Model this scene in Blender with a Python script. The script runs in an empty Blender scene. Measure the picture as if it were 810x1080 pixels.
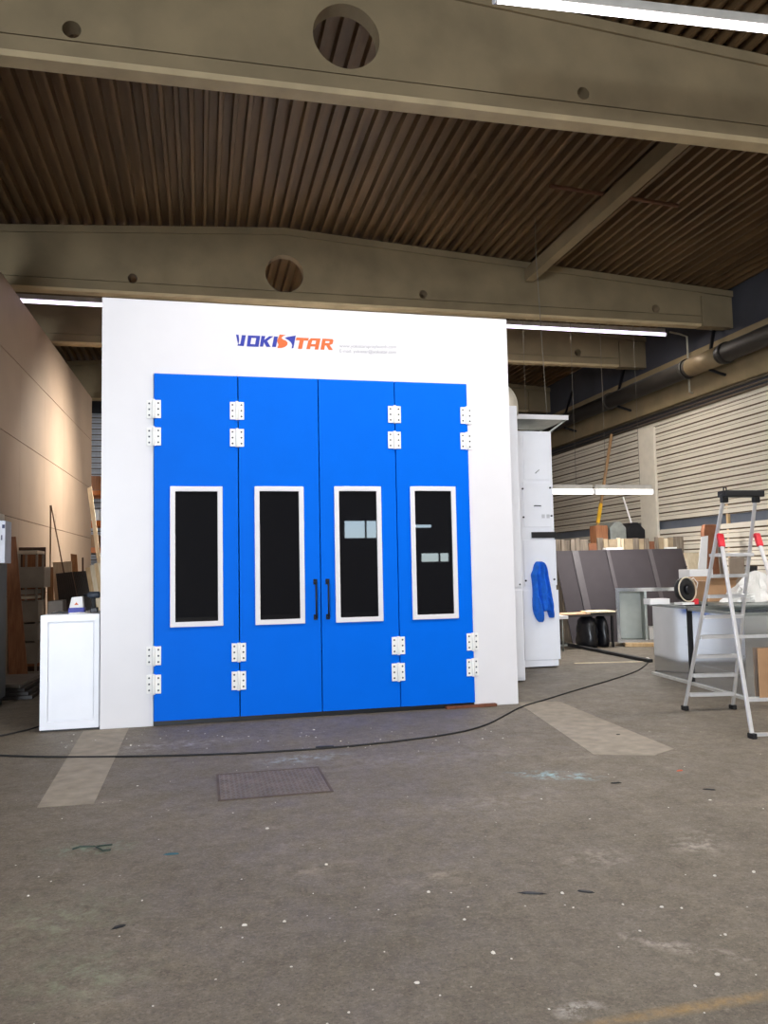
import bpy, bmesh, math, random
from mathutils import Vector, Matrix, Euler
from mathutils.geometry import delaunay_2d_cdt
random.seed(7)
S = bpy.context.scene
COL = S.collection
PI = math.pi

# ------------------------------------------------------------------ camera
FPX, PAN, PIT, ROL = 838.4636, 0.2274, 0.0718, -0.0199
CP = Vector((1.0252, -8.8327, 1.6))
fw = Vector((math.sin(PAN)*math.cos(PIT), math.cos(PAN)*math.cos(PIT), math.sin(PIT)))
r0 = Vector((math.cos(PAN), -math.sin(PAN), 0)); u0 = r0.cross(fw)
rt = r0*math.cos(ROL)+u0*math.sin(ROL); up = -r0*math.sin(ROL)+u0*math.cos(ROL)
cam = bpy.data.cameras.new('camera'); co = bpy.data.objects.new('camera', cam); COL.objects.link(co)
m = Matrix.Identity(4)
for i in range(3):
    m[i][0], m[i][1], m[i][2], m[i][3] = rt[i], up[i], -fw[i], CP[i]
co.matrix_world = m
cam.sensor_fit = 'VERTICAL'; cam.sensor_height = 24; cam.lens = FPX/1080*24; cam.clip_end = 200
S.camera = co

def at(x, y, X=None, Y=None, Z=None):
    """survey helper: photograph pixel + one known world coordinate -> world point"""
    d = rt*((x-405)/FPX) - up*((y-540)/FPX) + fw
    t = (X-CP.x)/d.x if X is not None else (Y-CP.y)/d.y if Y is not None else (Z-CP.z)/d.z
    return CP+d*t

# ------------------------------------------------------------------ materials
def lin(c):
    return tuple(((v/255)/12.92 if v/255 <= .04045 else ((v/255+.055)/1.055)**2.4) for v in c)
MATS = {}
def mat(name, c, rough=.6, metal=0, var=.12, scale=6, bump=0, bscale=40, spec=.5, stretch=(1,1,1), c2=None):
    if name in MATS: return MATS[name]
    M = bpy.data.materials.new(name); M.use_nodes = True
    nt = M.node_tree; N = nt.nodes; L = nt.links; b = N['Principled BSDF']
    col = lin(c)
    tc = N.new('ShaderNodeTexCoord'); mp = N.new('ShaderNodeMapping'); mp.inputs['Scale'].default_value = stretch
    L.new(tc.outputs['Object'], mp.inputs['Vector'])
    no = N.new('ShaderNodeTexNoise'); no.inputs['Scale'].default_value = scale; no.inputs['Detail'].default_value = 6
    L.new(mp.outputs[0], no.inputs['Vector'])
    rp = N.new('ShaderNodeValToRGB'); e = rp.color_ramp.elements
    e[0].position = .3; e[1].position = .7
    lo = lin(c2) if c2 else tuple(v*(1-var) for v in col)
    e[0].color = (*lo, 1); e[1].color = (*[min(1, v*(1+var*(0 if c2 else 1))) for v in col], 1)
    L.new(no.outputs['Fac'], rp.inputs['Fac']); L.new(rp.outputs[0], b.inputs['Base Color'])
    b.inputs['Roughness'].default_value = rough; b.inputs['Metallic'].default_value = metal
    b.inputs['Specular IOR Level'].default_value = spec
    if bump:
        n2 = N.new('ShaderNodeTexNoise'); n2.inputs['Scale'].default_value = bscale; n2.inputs['Detail'].default_value = 4
        L.new(mp.outputs[0], n2.inputs['Vector'])
        bp = N.new('ShaderNodeBump'); bp.inputs['Strength'].default_value = bump; bp.inputs['Distance'].default_value = .01
        L.new(n2.outputs['Fac'], bp.inputs['Height']); L.new(bp.outputs[0], b.inputs['Normal'])
    MATS[name] = M
    return M
def wood(name, c, c2, stretch=(14, 14, 1.2)):
    return mat(name, c, .65, 0, scale=2.2, c2=c2, stretch=stretch, bump=.1, bscale=12)
def emis(name, c, s):
    M = bpy.data.materials.new(name); M.use_nodes = True
    b = M.node_tree.nodes['Principled BSDF']; b.inputs['Base Color'].default_value = (*lin(c), 1)
    b.inputs['Emission Color'].default_value = (*lin(c), 1); b.inputs['Emission Strength'].default_value = s
    return M

# ------------------------------------------------------------------ mesh builder
class MB:
    def __init__(self): self.v = []; self.f = []; self.m = []; self.s = []; self.k = 0
    def add(self, vs, fs, smooth=False):
        o = len(self.v); self.v += [Vector(p) for p in vs]
        for f in fs: self.f.append([i+o for i in f]); self.m.append(self.k); self.s.append(smooth)
        return self
    def slot(self, k): self.k = k; return self
    def hexa(self, p):   # 8 corner points: bottom ring then top ring, counter-clockwise
        return self.add(p, [(3,2,1,0),(4,5,6,7),(0,1,5,4),(1,2,6,5),(2,3,7,6),(3,0,4,7)])
    def box(self, a, b, M=None):
        x0,x1 = sorted((a[0],b[0])); y0,y1 = sorted((a[1],b[1])); z0,z1 = sorted((a[2],b[2]))
        p = [Vector(q) for q in ((x0,y0,z0),(x1,y0,z0),(x1,y1,z0),(x0,y1,z0),(x0,y0,z1),(x1,y0,z1),(x1,y1,z1),(x0,y1,z1))]
        if M: p = [M@q for q in p]
        return self.hexa(p)
    def bar(self, a, b, w, t, ref=(0,1,0)):   # rectangular bar from a to b
        a = Vector(a); b = Vector(b); d = (b-a).normalized(); r = Vector(ref)
        s = d.cross(r)
        if s.length < 1e-4: s = d.cross(Vector((1,0,0)))
        s.normalize(); q = s.cross(d).normalized()
        ring = lambda c: [c-s*w/2-q*t/2, c+s*w/2-q*t/2, c+s*w/2+q*t/2, c-s*w/2+q*t/2]
        A = ring(a); B = ring(b)
        return self.add(A+B, [(0,1,2,3),(7,6,5,4),(1,0,4,5),(2,1,5,6),(3,2,6,7),(0,3,7,4)])
    def tube(self, path, r, n=12, cap=True):
        P = [Vector(p) for p in path]; R = r if isinstance(r, (list, tuple)) else [r]*len(P)
        base = len(self.v); prev = None; vs = []
        for i, p in enumerate(P):
            d = (P[min(i+1, len(P)-1)]-P[max(i-1, 0)]).normalized()
            if prev is None:
                s = d.cross(Vector((0,0,1)))
                if s.length < 1e-3: s = d.cross(Vector((1,0,0)))
            else: s = prev-d*prev.dot(d)
            s.normalize(); prev = s; q = d.cross(s)
            vs += [p+(s*math.cos(2*PI*k/n)+q*math.sin(2*PI*k/n))*R[i] for k in range(n)]
        fs = [(i*n+k, i*n+(k+1)%n, (i+1)*n+(k+1)%n, (i+1)*n+k) for i in range(len(P)-1) for k in range(n)]
        self.add(vs, fs, True)
        if cap: self.add([], []); o = base; self.f += [[o+k for k in range(n)][::-1], [o+(len(P)-1)*n+k for k in range(n)]]; self.m += [self.k]*2; self.s += [False]*2
        return self
    def prism(self, poly, d):                 # planar polygon (3-D points) extruded by vector d
        P = [Vector(p) for p in poly]; d = Vector(d); n = len(P)
        return self.add(P+[p+d for p in P], [list(range(n))[::-1], list(range(n, 2*n))]+[(i, (i+1)%n, n+(i+1)%n, n+i) for i in range(n)])
    def plate(self, outer, holes, f3, d):     # polygon with holes in 2-D, f3 maps to 3-D, extruded by d
        loops = [outer]+holes; pts = []; edges = []
        for lp in loops:
            o = len(pts); pts += [Vector(p) for p in lp]; edges += [(o+i, o+(i+1)%len(lp)) for i in range(len(lp))]
        vs, es, fs, *_ = delaunay_2d_cdt(pts, edges, [], 0, 1e-6)
        def inside(p, lp):
            c = False
            for i in range(len(lp)):
                (x1,y1),(x2,y2) = lp[i], lp[i-1]
                if (y1>p[1]) != (y2>p[1]) and p[0] < (x2-x1)*(p[1]-y1)/(y2-y1)+x1: c = not c
            return c
        keep = []
        for f in fs:
            c = sum((vs[i] for i in f), Vector((0,0)))/len(f)
            if inside(c, outer) and not any(inside(c, h) for h in holes): keep.append(list(f))
        n = len(vs); d = Vector(d); A = [Vector(f3(*p)) for p in vs]
        cnt = {}
        for f in keep:
            for i in range(len(f)):
                a, b = f[i], f[(i+1)%len(f)]; cnt[(a,b)] = 1
        side = [(b, a, a+n, b+n) for (a,b) in cnt if (b,a) not in cnt]
        return self.add(A+[p+d for p in A], keep+[[i+n for i in f[::-1]] for f in keep]+side)
    def build(self, name, mats, parent=None, bev=0, recalc=True):
        off = Vector((0,0,0))
        q = parent
        while q is not None: off += q.location; q = q.parent
        me = bpy.data.meshes.new(name); me.from_pydata([tuple(p-off) for p in self.v], [], self.f)
        for mm in (mats if isinstance(mats, (list, tuple)) else [mats]): me.materials.append(mm)
        me.polygons.foreach_set('material_index', self.m); me.polygons.foreach_set('use_smooth', self.s)
        if recalc:
            bm = bmesh.new(); bm.from_mesh(me); bmesh.ops.recalc_face_normals(bm, faces=bm.faces); bm.to_mesh(me); bm.free()
        me.update(); o = bpy.data.objects.new(name, me); COL.objects.link(o)
        if parent: o.parent = parent
        if bev:
            md = o.modifiers.new('bevel', 'BEVEL'); md.width = bev; md.segments = 2; md.limit_method = 'ANGLE'; md.angle_limit = .7
        return o
def tag(o, label, cat, group=None):
    o['label'] = label; o['category'] = cat
    if group: o['group'] = group
    return o
def root(name, loc, label, cat, group=None):
    o = bpy.data.objects.new(name, None); o.empty_display_size = .1; COL.objects.link(o); o.location = loc
    return tag(o, label, cat, group)
def struct(o): o['kind'] = 'structure'; return o
def B(a, b): return MB().box(a, b)
def circ(x, z, r, n=40): return [(x+r*math.cos(2*PI*i/n), z+r*math.sin(2*PI*i/n)) for i in range(n)]

# palette ------------------------------------------------------------
white = mat('white_powder_coat', (221,218,219), .38, 0, .015, 3)
white2 = mat('white_sheet_metal', (238,239,244), .35, 0, .02, 4)
blue = mat('blue_door_paint', (0,100,216), .5, 0, .02, 3, spec=.06)
black = mat('black_plastic', (22,22,24), .45, 0, .2)
darkm = mat('dark_steel', (38,38,42), .4, .6, .2)
screwm = mat('screw_steel', (70,70,74), .4, .6, .1)
galv = mat('galvanized_steel', (222,226,230), .11, .92, .04, 4, .03, 2)
galvd = mat('dull_galvanized_steel', (160,165,160), .42, .7, .15, 8)
alu = mat('brushed_aluminium', (226,224,222), .38, .55, .05, 20)
conc = mat('aged_concrete', (130,113,84), .85, 0, .16, 1.6, .15, 30)
conc_lit = mat('soffit_lit_concrete', (178,158,122), .85, 0, .14, 2.4, .12, 30)
roofm = mat('brown_roof_sheet', (104,80,52), .5, .15, .3, 1.2, 0, stretch=(6,.5,1))
darkwall = mat('dark_blue_grey_cladding', (62,62,68), .8, 0, .15, 1.5)
slat = mat('cream_wall_slat', (214,206,190), .6, 0, .06, 1.2)
groove = mat('slat_shadow_gap', (112,96,76), .9, 0, .1)
panelm = mat('beige_partition_panel', (170,147,125), .62, 0, .06, 1.2)
pw = wood('pine_board', (226,196,150), (198,160,110))
pl = wood('pale_board', (240,224,194), (222,202,166))
br = wood('brown_board', (168,112,74), (132,84,52))
tanw = wood('tan_board', (190,140,92), (160,112,70))
greyb = wood('weathered_board', (150,136,118), (110,98,86))
brick = mat('brick_red_board', (138,88,60), .7, 0, .15, 8)
darksheet = mat('dark_grey_sheet', (58,52,55), .75, 0, .08, 3)
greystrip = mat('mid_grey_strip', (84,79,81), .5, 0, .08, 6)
card = mat('brown_cardboard', (170,132,96), .8, 0, .1, 5)
paper = mat('white_paper', (240,238,236), .7, 0, .03)
red = mat('red_plastic', (214,48,58), .4, 0, .08)
rubber = mat('black_rubber', (24,23,24), .7, 0, .15)

# ------------------------------------------------------------------ setting
XL, XR, YB, YF = -6.7, 11.7, -21.0, 19.0
def zr(x): return 7.78-.066*abs(x-2.5)

# floor material: stained industrial concrete
FM = bpy.data.materials.new('worn_concrete_floor'); FM.use_nodes = True
nt = FM.node_tree; N = nt.nodes; L = nt.links; bs = N['Principled BSDF']
tc = N.new('ShaderNodeTexCoord')
def noise(sc, det=6, rough=.6, vec=None, dist=0):
    n = N.new('ShaderNodeTexNoise'); n.inputs['Scale'].default_value = sc; n.inputs['Detail'].default_value = det
    n.inputs['Roughness'].default_value = rough; n.inputs['Distortion'].default_value = dist
    L.new(vec or tc.outputs['Object'], n.inputs['Vector']); return n.outputs['Fac']
def ramp(fac, p0, p1, c0=(0,0,0), c1=(1,1,1)):
    r = N.new('ShaderNodeValToRGB'); r.color_ramp.elements[0].position = p0; r.color_ramp.elements[1].position = p1
    r.color_ramp.elements[0].color = (*c0, 1); r.color_ramp.elements[1].color = (*c1, 1); L.new(fac, r.inputs['Fac']); return r.outputs[0]
def mix(fac, a, b, mode='MIX'):
    n = N.new('ShaderNodeMix'); n.data_type = 'RGBA'; n.blend_type = mode
    if isinstance(fac, float): n.inputs[0].default_value = fac
    else: L.new(fac, n.inputs[0])
    for v, k in ((a, 6), (b, 7)):
        if isinstance(v, tuple): n.inputs[k].default_value = (*v, 1)
        else: L.new(v, n.inputs[k])
    return n.outputs[2]
def math_(op, a, b=None):
    n = N.new('ShaderNodeMath'); n.operation = op
    for i, v in enumerate((a, b)):
        if v is None: continue
        if isinstance(v, (int, float)): n.inputs[i].default_value = v
        else: L.new(v, n.inputs[i])
    return n.outputs[0]
c = ramp(noise(.7, 8, .65), .35, .68, lin((103,95,80)), lin((134,124,107)))
c = mix(ramp(noise(2.3, 8, .7, dist=.6), .42, .66), c, lin((112,103,90)))
c = mix(ramp(noise(11, 6, .75), .35, .75), c, lin((80,70,57)))
c = mix(ramp(noise(55, 3, .7), .6, .72), c, lin((74,66,58)))
c = mix(math_('MULTIPLY', ramp(noise(4.5, 9, .8, dist=1.2), .6, .72), .35), c, lin((176,168,158)))
c = mix(math_('MULTIPLY', ramp(noise(38, 5, .8), .5, .68), .55), c, lin((150,140,124)))
c = mix(math_('MULTIPLY', ramp(noise(70, 4, .8), .52, .64), .6), c, lin((62,54,45)))
# white specks
vo = N.new('ShaderNodeTexVoronoi'); vo.inputs['Scale'].default_value = 6.5; L.new(tc.outputs['Object'], vo.inputs['Vector'])
sp = math_('MULTIPLY', math_('LESS_THAN', vo.outputs['Distance'], .035), ramp(noise(1.3), .48, .5))
c = mix(math_('MULTIPLY', sp, .8), c, lin((206,200,190)))
vo2 = N.new('ShaderNodeTexVoronoi'); vo2.inputs['Scale'].default_value = 15; L.new(tc.outputs['Object'], vo2.inputs['Vector'])
c = mix(math_('MULTIPLY', math_('LESS_THAN', vo2.outputs['Distance'], .07), .5), c, lin((60,54,48)))
def blob(x, y, rx, ry, col, amt, rot=0, nsc=9, c0=.47, c1=.62):
    global c
    mp = N.new('ShaderNodeMapping'); mp.vector_type = 'TEXTURE'
    mp.inputs['Location'].default_value = (x, y, 0); mp.inputs['Rotation'].default_value = (0, 0, rot); mp.inputs['Scale'].default_value = (rx, ry, 1)
    L.new(tc.outputs['Object'], mp.inputs['Vector'])
    ln = N.new('ShaderNodeVectorMath'); ln.operation = 'LENGTH'; L.new(mp.outputs[0], ln.inputs[0])
    mask = ramp(ln.outputs['Value'], .2, 1., (1,1,1), (0,0,0))
    f = math_('MULTIPLY', math_('MULTIPLY', mask, ramp(noise(nsc, 8, .75), c0, c1)), amt)
    c = mix(f, c, lin(col))
g = lambda x, y: at(x, y, Z=0)
for (px, py, rx, ry, col, amt, rot) in [
    (586,818,.42,.16,(160,205,215),.8,-.5),(318,800,.5,.18,(176,196,204),.7,.1),(95,895,.35,.16,(130,150,128),.7,0),
    (60,970,.5,.4,(140,148,120),.5,.2),(85,1030,.35,.3,(140,150,122),.55,0),(735,890,.2,.3,(190,180,166),.6,-.5),
    (630,905,.3,.2,(170,160,146),.6,0),(330,915,.3,.2,(170,158,140),.4,0),(455,925,.3,.2,(176,164,146),.4,.3),(180,786,.9,.25,(190,186,186),.45,.05),
    (520,845,.9,.25,(160,152,146),.4,.1),(610,1065,.12,.08,(225,220,210),.7,0),(720,1000,.5,.08,(190,180,166),.6,-.7),(430,800,1.4,.35,(150,143,146),.4,0)]:
    p = g(px, py); blob(p.x, p.y, rx, ry, col, amt, rot)
p0, p1 = g(640,1078), g(830,1046)
blob((p0.x+p1.x)/2, (p0.y+p1.y)/2, .75, .045, (176,140,70), .5, math.atan2(p1.y-p0.y, p1.x-p0.x), 20, .3, .6)
L.new(c, bs.inputs['Base Color'])
L.new(ramp(noise(3, 6, .7), .3, .7, (.5,.5,.5), (.8,.8,.8)), bs.inputs['Roughness'])
bp = N.new('ShaderNodeBump'); bp.inputs['Strength'].default_value = .35; bp.inputs['Distance'].default_value = .012
L.new(math_('ADD', noise(24, 6, .7), math_('MULTIPLY', noise(90, 3), .6)), bp.inputs['Height']); L.new(bp.outputs[0], bs.inputs['Normal'])
struct(B((XL-.2, YB-.2, -.12), (XR+.2, YF+.2, 0)).build('floor', FM))

# repaired strips in the floor
stripm = mat('floor_strip_concrete', (142,132,117), .8, 0, .2, 7, .2, 60)
def floor_strip(px, name):
    P = [g(*q) for q in px]; struct(MB().prism([(p.x, p.y, .0005) for p in P], (0,0,.0025)).build(name, stripm))
floor_strip([(39,852),(99,848),(136,768),(88,771)], 'trim_1')
floor_strip([(545,741),(590,740),(711,790),(690,797),(626,796)], 'trim_2')

# ceiling: trapezoidal roof sheet, ribs running in depth
def roof():
    per = .19; mb = MB(); prof = []
    x = XL
    while x < XR:
        for dx, dz in ((0,0),(.05,0),(.066,.11),(.174,.11)): prof.append((min(x+dx, XR), dz))
        x += per
    y0, y1 = YB, YF; vs = []; n = len(prof)
    for y in (y0, y1): vs += [(px, y, zr(px)+dz) for px, dz in prof]
    mb.add(vs, [(i, i+1, n+i+1, n+i) for i in range(n-1)])
    o = mb.build('ceiling', roofm, recalc=False); md = o.modifiers.new('sheet', 'SOLIDIFY'); md.thickness = .006; md.offset = 1
    struct(o)
    struct(MB().prism([(XL-.2, YB-.2, 8.1), (XR+.2, YB-.2, 8.1), (XR+.2, YB-.2, 8.2), (XL-.2, YB-.2, 8.2)], (0, YF-YB+.4, 0)).build('ceiling', roofm))
roof()

def slat_wall(z0, z1, y0, y1, x, sgn, per=.19):   # sawtooth cladding along Y, face at x, protruding sgn*d
    prof = []; z = z0; d = .028
    while z < z1-.01:
        t = min(z+per, z1)
        prof += [(0, z), (d, z+.02), (d, z+.105), (d*.55, z+.11), (d*.55, z+.12), (d*.9, z+.125), (d*.75, t-.012), (0, t-.01)]; z = t
    n = len(prof); vs = []
    for y in (y0, y1): vs += [(x+sgn*a, y, b) for a, b in prof]
    vs += [(x-sgn*.05, y, b) for y in (y0, y1) for b in (z0, z1)]
    mb = MB()
    for i in range(n-1):
        mb.k = 1 if i % 8 in (7, 0, 3) else 0
        mb.add([vs[i], vs[i+1], vs[n+i+1], vs[n+i]], [(0,1,2,3)])
    mb.k = 0; mb.box((x-sgn*.05, y0, z0), (x-sgn*.001, y1, z1))
    return mb
# right side
struct(slat_wall(2.6, 4.9, YB, YF, XR, -1).build('wall_right', [slat, groove], recalc=False))
struct(slat_wall(0, 2.37, YB, YF, XR, -1).build('wall_right', [slat, groove], recalc=False))
struct(B((XR+.04, YB, 2.37), (XR+.1, YF, 2.6)).build('window_1', mat('dusty_dark_glazing', (96,102,112), .3, 0, .15, 1)))
struct(B((XR, YB, 4.9), (XR+.2, YF, 5.22)).build('wall_right', darkwall))
struct(B((XR-.12, YB, 5.22), (XR+.2, YF, 6.25)).build('wall_right', conc, bev=.02))
struct(B((XR, YB, 6.25), (XR+.2, YF, 8.1)).build('wall_right', darkwall))
for i, (z, r) in enumerate(((5.18,.022),(5.09,.018),(5.0,.03))):
    struct(MB().tube([(XR-.06, YB+.1, z), (XR-.06, YF-.1, z)], r, 8).build('trim_3', mat('dark_rail', (96,82,66), .6, .2)))
struct(B((XR-.10, 8.1, 0), (XR-.03, 8.8, 4.88)).build('trim_4', mat('cream_pilaster', (216,208,192), .7, 0, .05), bev=.01))
# others
struct(slat_wall(0, 7.0, XL, XR, 0, -1).build('wall_back', [mat('pale_grey_slat', (196,198,204), .6, 0, .05), groove], recalc=False))
wb = bpy.data.objects['wall_back']; wb.rotation_euler = (0, 0, PI/2); wb.location = (0, YF, 0)
wb.matrix_world = Matrix.Translation((0, YF, 0)) @ Matrix(((0,-1,0,0),(1,0,0,0),(0,0,1,0),(0,0,0,1)))
wb.data.transform(Matrix.Scale(-1, 4, (0,1,0)))
struct(B((XL-.2, YF-.02, 7.02), (XR+.2, YF+.2, 8.1)).build('wall_back', darkwall))
struct(B((XL-.2, YF+.06, 0), (XR+.2, YF+.2, 7.02)).build('wall_back', darkwall))
struct(B((XL-.2, YB, 0), (XL, YF, 8.1)).build('wall_left', darkwall))
# wall behind the camera, with daylight openings (seen mirrored in the door glass)
def opening(x0, y0, x1, y1):   # mirrored pixel rectangle -> rectangle on the rear wall
    a = at(x0, y1, Y=-YB); b = at(x1, y0, Y=-YB); return [(a.x, a.z), (b.x, a.z), (b.x, b.z), (a.x, b.z)]
ops_ = [opening(362,548,398,569), opening(436,552,456,558), opening(443,582,474,594)]
struct(MB().plate([(XL-.2, 0), (XR+4, 0), (XR+4, 8.1), (XL-.2, 8.1)], ops_, lambda x, z: (x, YB, z), (0, -.2, 0)).build('wall_front', mat('grey_rear_wall', (92,88,84), .85, 0, .1)))
for k, op in enumerate(ops_):
    mb = MB(); (a, b), (c1, d1) = op[0], op[2]
    mb.box((a, YB-.08, b), (a+.05, YB+.02, d1)); mb.box((c1-.05, YB-.08, b), (c1, YB+.02, d1)); mb.box((a+.05, YB-.08, d1-.05), (c1-.05, YB+.02, d1)); mb.box((a+.05, YB-.08, b), (c1-.05, YB+.02, b+.05))
    if k != 1: mb.box(((a*.35+c1*.65)-.03, YB-.08, b+.05), ((a*.35+c1*.65)+.03, YB+.02, d1-.05))
    struct(mb.build('window_%d' % (k+2), darkm))

# ------------------------------------------------------------------ roof beams
def beam(y, holes, label, dz=0, x0=XL, x1=XR, yaw=0):
    r = root('roof_beam', (2.5, y, 6.4), label, 'beam')
    zb = 6.4; top = lambda x: zr(x)-.012
    outer = [(x0, zb), (x1, zb), (x1, top(x1)), (2.5, top(2.5)), (x0, top(x0))]
    mb = MB().plate(outer, [circ(*h) for h in holes], lambda x, z: (x, y-.07, z), (0, .14, 0)); mb.build('web', conc, r)
    f = MB()     # bottom flange block with a chamfered soffit coloured paler for the light from below, separated from the web face by an open joint
    xe = x1-.75
    f.prism([(x0, y+a, b) for a, b in [(-.11, zb+.04), (.11, zb+.04), (.11, zb+.185), (-.11, zb+.185)]], (xe-x0, 0, 0))
    f.k = 1
    f.prism([(x0, y+a, b) for a, b in [(-.075, zb-.002), (.11, zb-.002), (.11, zb+.0398), (-.11, zb+.0398)]], (xe-x0, 0, 0)); f.build('bottom_flange', [conc, conc_lit], r)
    for s in (-1, 1):     # thicker face skins above the joint
        sk = MB().plate([(x0, zb+.207), (xe, zb+.207), (xe, top(xe)-.125), (2.5, top(2.5)-.125), (x0, top(x0)-.125)], [circ(*h) for h in holes], lambda x, z: (x, y+s*.0702, z), (0, s*.026, 0)); sk.build('web_face', conc, r)
    t = MB()
    for xa, xb in ((x0, 2.5), (2.5, x1)):
        t.hexa([(xa, y-.12, top(xa)-.12), (xb, y-.12, top(xb)-.12), (xb, y+.12, top(xb)-.12), (xa, y+.12, top(xa)-.12),
                (xa, y-.12, top(xa)), (xb, y-.12, top(xb)), (xb, y+.12, top(xb)), (xa, y+.12, top(xa))])
    t.build('top_flange', conc, r)
    e = MB(); e.box((x1-.73, y-.12, zb-.01), (x1-.1, y+.12, top(x1)-.13)); e.build('end_block', conc, r, bev=.008)
    return r
def hz(px, py, Y): p = at(px, py, Y=Y); return p.x, p.z
b1, b2, b3, b4 = -1.16, 5.22, 8.5, 14.0
print('pa', at(0,285,Z=6.36), at(97,420,Z=6.36))
beam(b1, [(*hz(365,40,b1-.07), .345), (*hz(76,33,b1-.07), .085), (*hz(614,100,b1-.07), .07)], 'nearest concrete roof beam across the top with a big round hole at mid-span')
beam(b2, [(*hz(300,289,b2-.07), .345), (*hz(140,294,b2-.07), .08), (*hz(446,311,b2-.07), .08), (*hz(691,326,b2-.07), .085)], 'second concrete roof beam crossing just above the white paint booth')
beam(b3, [(*hz(609,372,b3-.07), .085), (2.5, 6.95, .345)], 'third concrete roof beam seen behind the thin strip light')
beam(b4, [(2.5, 6.95, .345)], 'farthest concrete roof beam low beyond the booth top')
# longitudinal ties
tx = 7.2
def tie(y0, y1, label):
    o = MB().box((tx-.09, y0, 7.06), (tx+.09, y1, 7.3)).build('roof_tie', conc, bev=.01); tag(o, label, 'beam', 'lengthwise roof ties')
tie(b1+.135, b2-.135, 'slanting concrete tie running between the nearest and second roof beams')
a, b = at(580,196,Z=7.333), at(715,217,Z=7.333)
tag(MB().tube([a, b], .03, 10).build('steel_rod', mat('rusty_steel', (112,74,54), .8, .2, .2)), 'rusty brown rod lying crosswise above the slanting roof tie', 'rod')

# ------------------------------------------------------------------ tall partition at left
pa, pb = at(0,285,Z=6.36), at(97,420,Z=6.36)
d = (pb-pa).normalized(); pa2 = pa-d*4.5; nrm = Vector((d.y, -d.x, 0))
def partition():
    mb = MB(); Lh = (pb-pa2).length; nx = 7
    zs = [0, 1.28, 2.57, 3.9, 5.2, 6.36]
    for i in range(nx):
        for j in range(5):
            s0, s1 = Lh*i/nx+.0015, Lh*(i+1)/nx-.0015
            z0, z1 = zs[j]+(.006 if j else 0), zs[j+1]-.006
            q0, q1 = pa2+d*s0, pa2+d*s1; w = nrm*.06
            mb.hexa([(q.x, q.y, z) for z in (z0, z1) for q in (q0+w*0, q1+w*0, q1-w, q0-w)])
    q0, q1 = pa2-nrm*.015, pb-nrm*.015
    mb.slot(1); mb.hexa([(q.x, q.y, z) for z in (0, 6.35) for q in (q0, q1, q1-nrm*.12, q0-nrm*.12)])
    return mb.build('wall_partition', [panelm, mat('panel_joint', (84,62,46), .9)], bev=.003)
struct(partition())

# ------------------------------------------------------------------ paint booth
W, H = 4.634, 4.583
booth = root('spray_booth', (W/2, 0, 0), 'large white paint spray booth with four tall blue folding doors', 'paint booth')
Y0 = 0.0
P0 = lambda x, y, Y=-.03: at(x, y, Y=Y)
dl, dr, dtp, dbt = .535, 4.097, 3.768, .05
fr = MB().plate([(0,.0), (dl,.0), (dl,dtp), (dr,dtp), (dr,.0), (W,.0), (W,H), (0,H)], [], lambda x, z: (x, 0, z), (0, .1, 0))
fr.build('front_frame', white, booth, bev=.006)
body = MB()
body.box((.08,.1,0), (.14,7,4.4)); body.box((W-.14,.1,0), (W-.08,7,4.4)); body.box((.14,.1,4.34), (W-.14,7,4.4)); body.box((.14,6.94,0), (W-.14,7,4.34))
body.build('body', white2, booth)
B((.14,.1,.001), (W-.14,6.94,.03)).build('grating_floor', mat('booth_inner_floor', (60,60,62), .7), booth)
B((dl,.02,.0), (dr,.08,.05)).build('threshold', black, booth)
q0, q1 = at(470,744,Y=-.03), at(523,742,Y=-.03)
B((q0.x, -.07, .003), (q1.x, -.005, .03)).build('rusty_plate', mat('rusty_plate', (112,66,44), .8, .2, .25, 20), booth)
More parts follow.
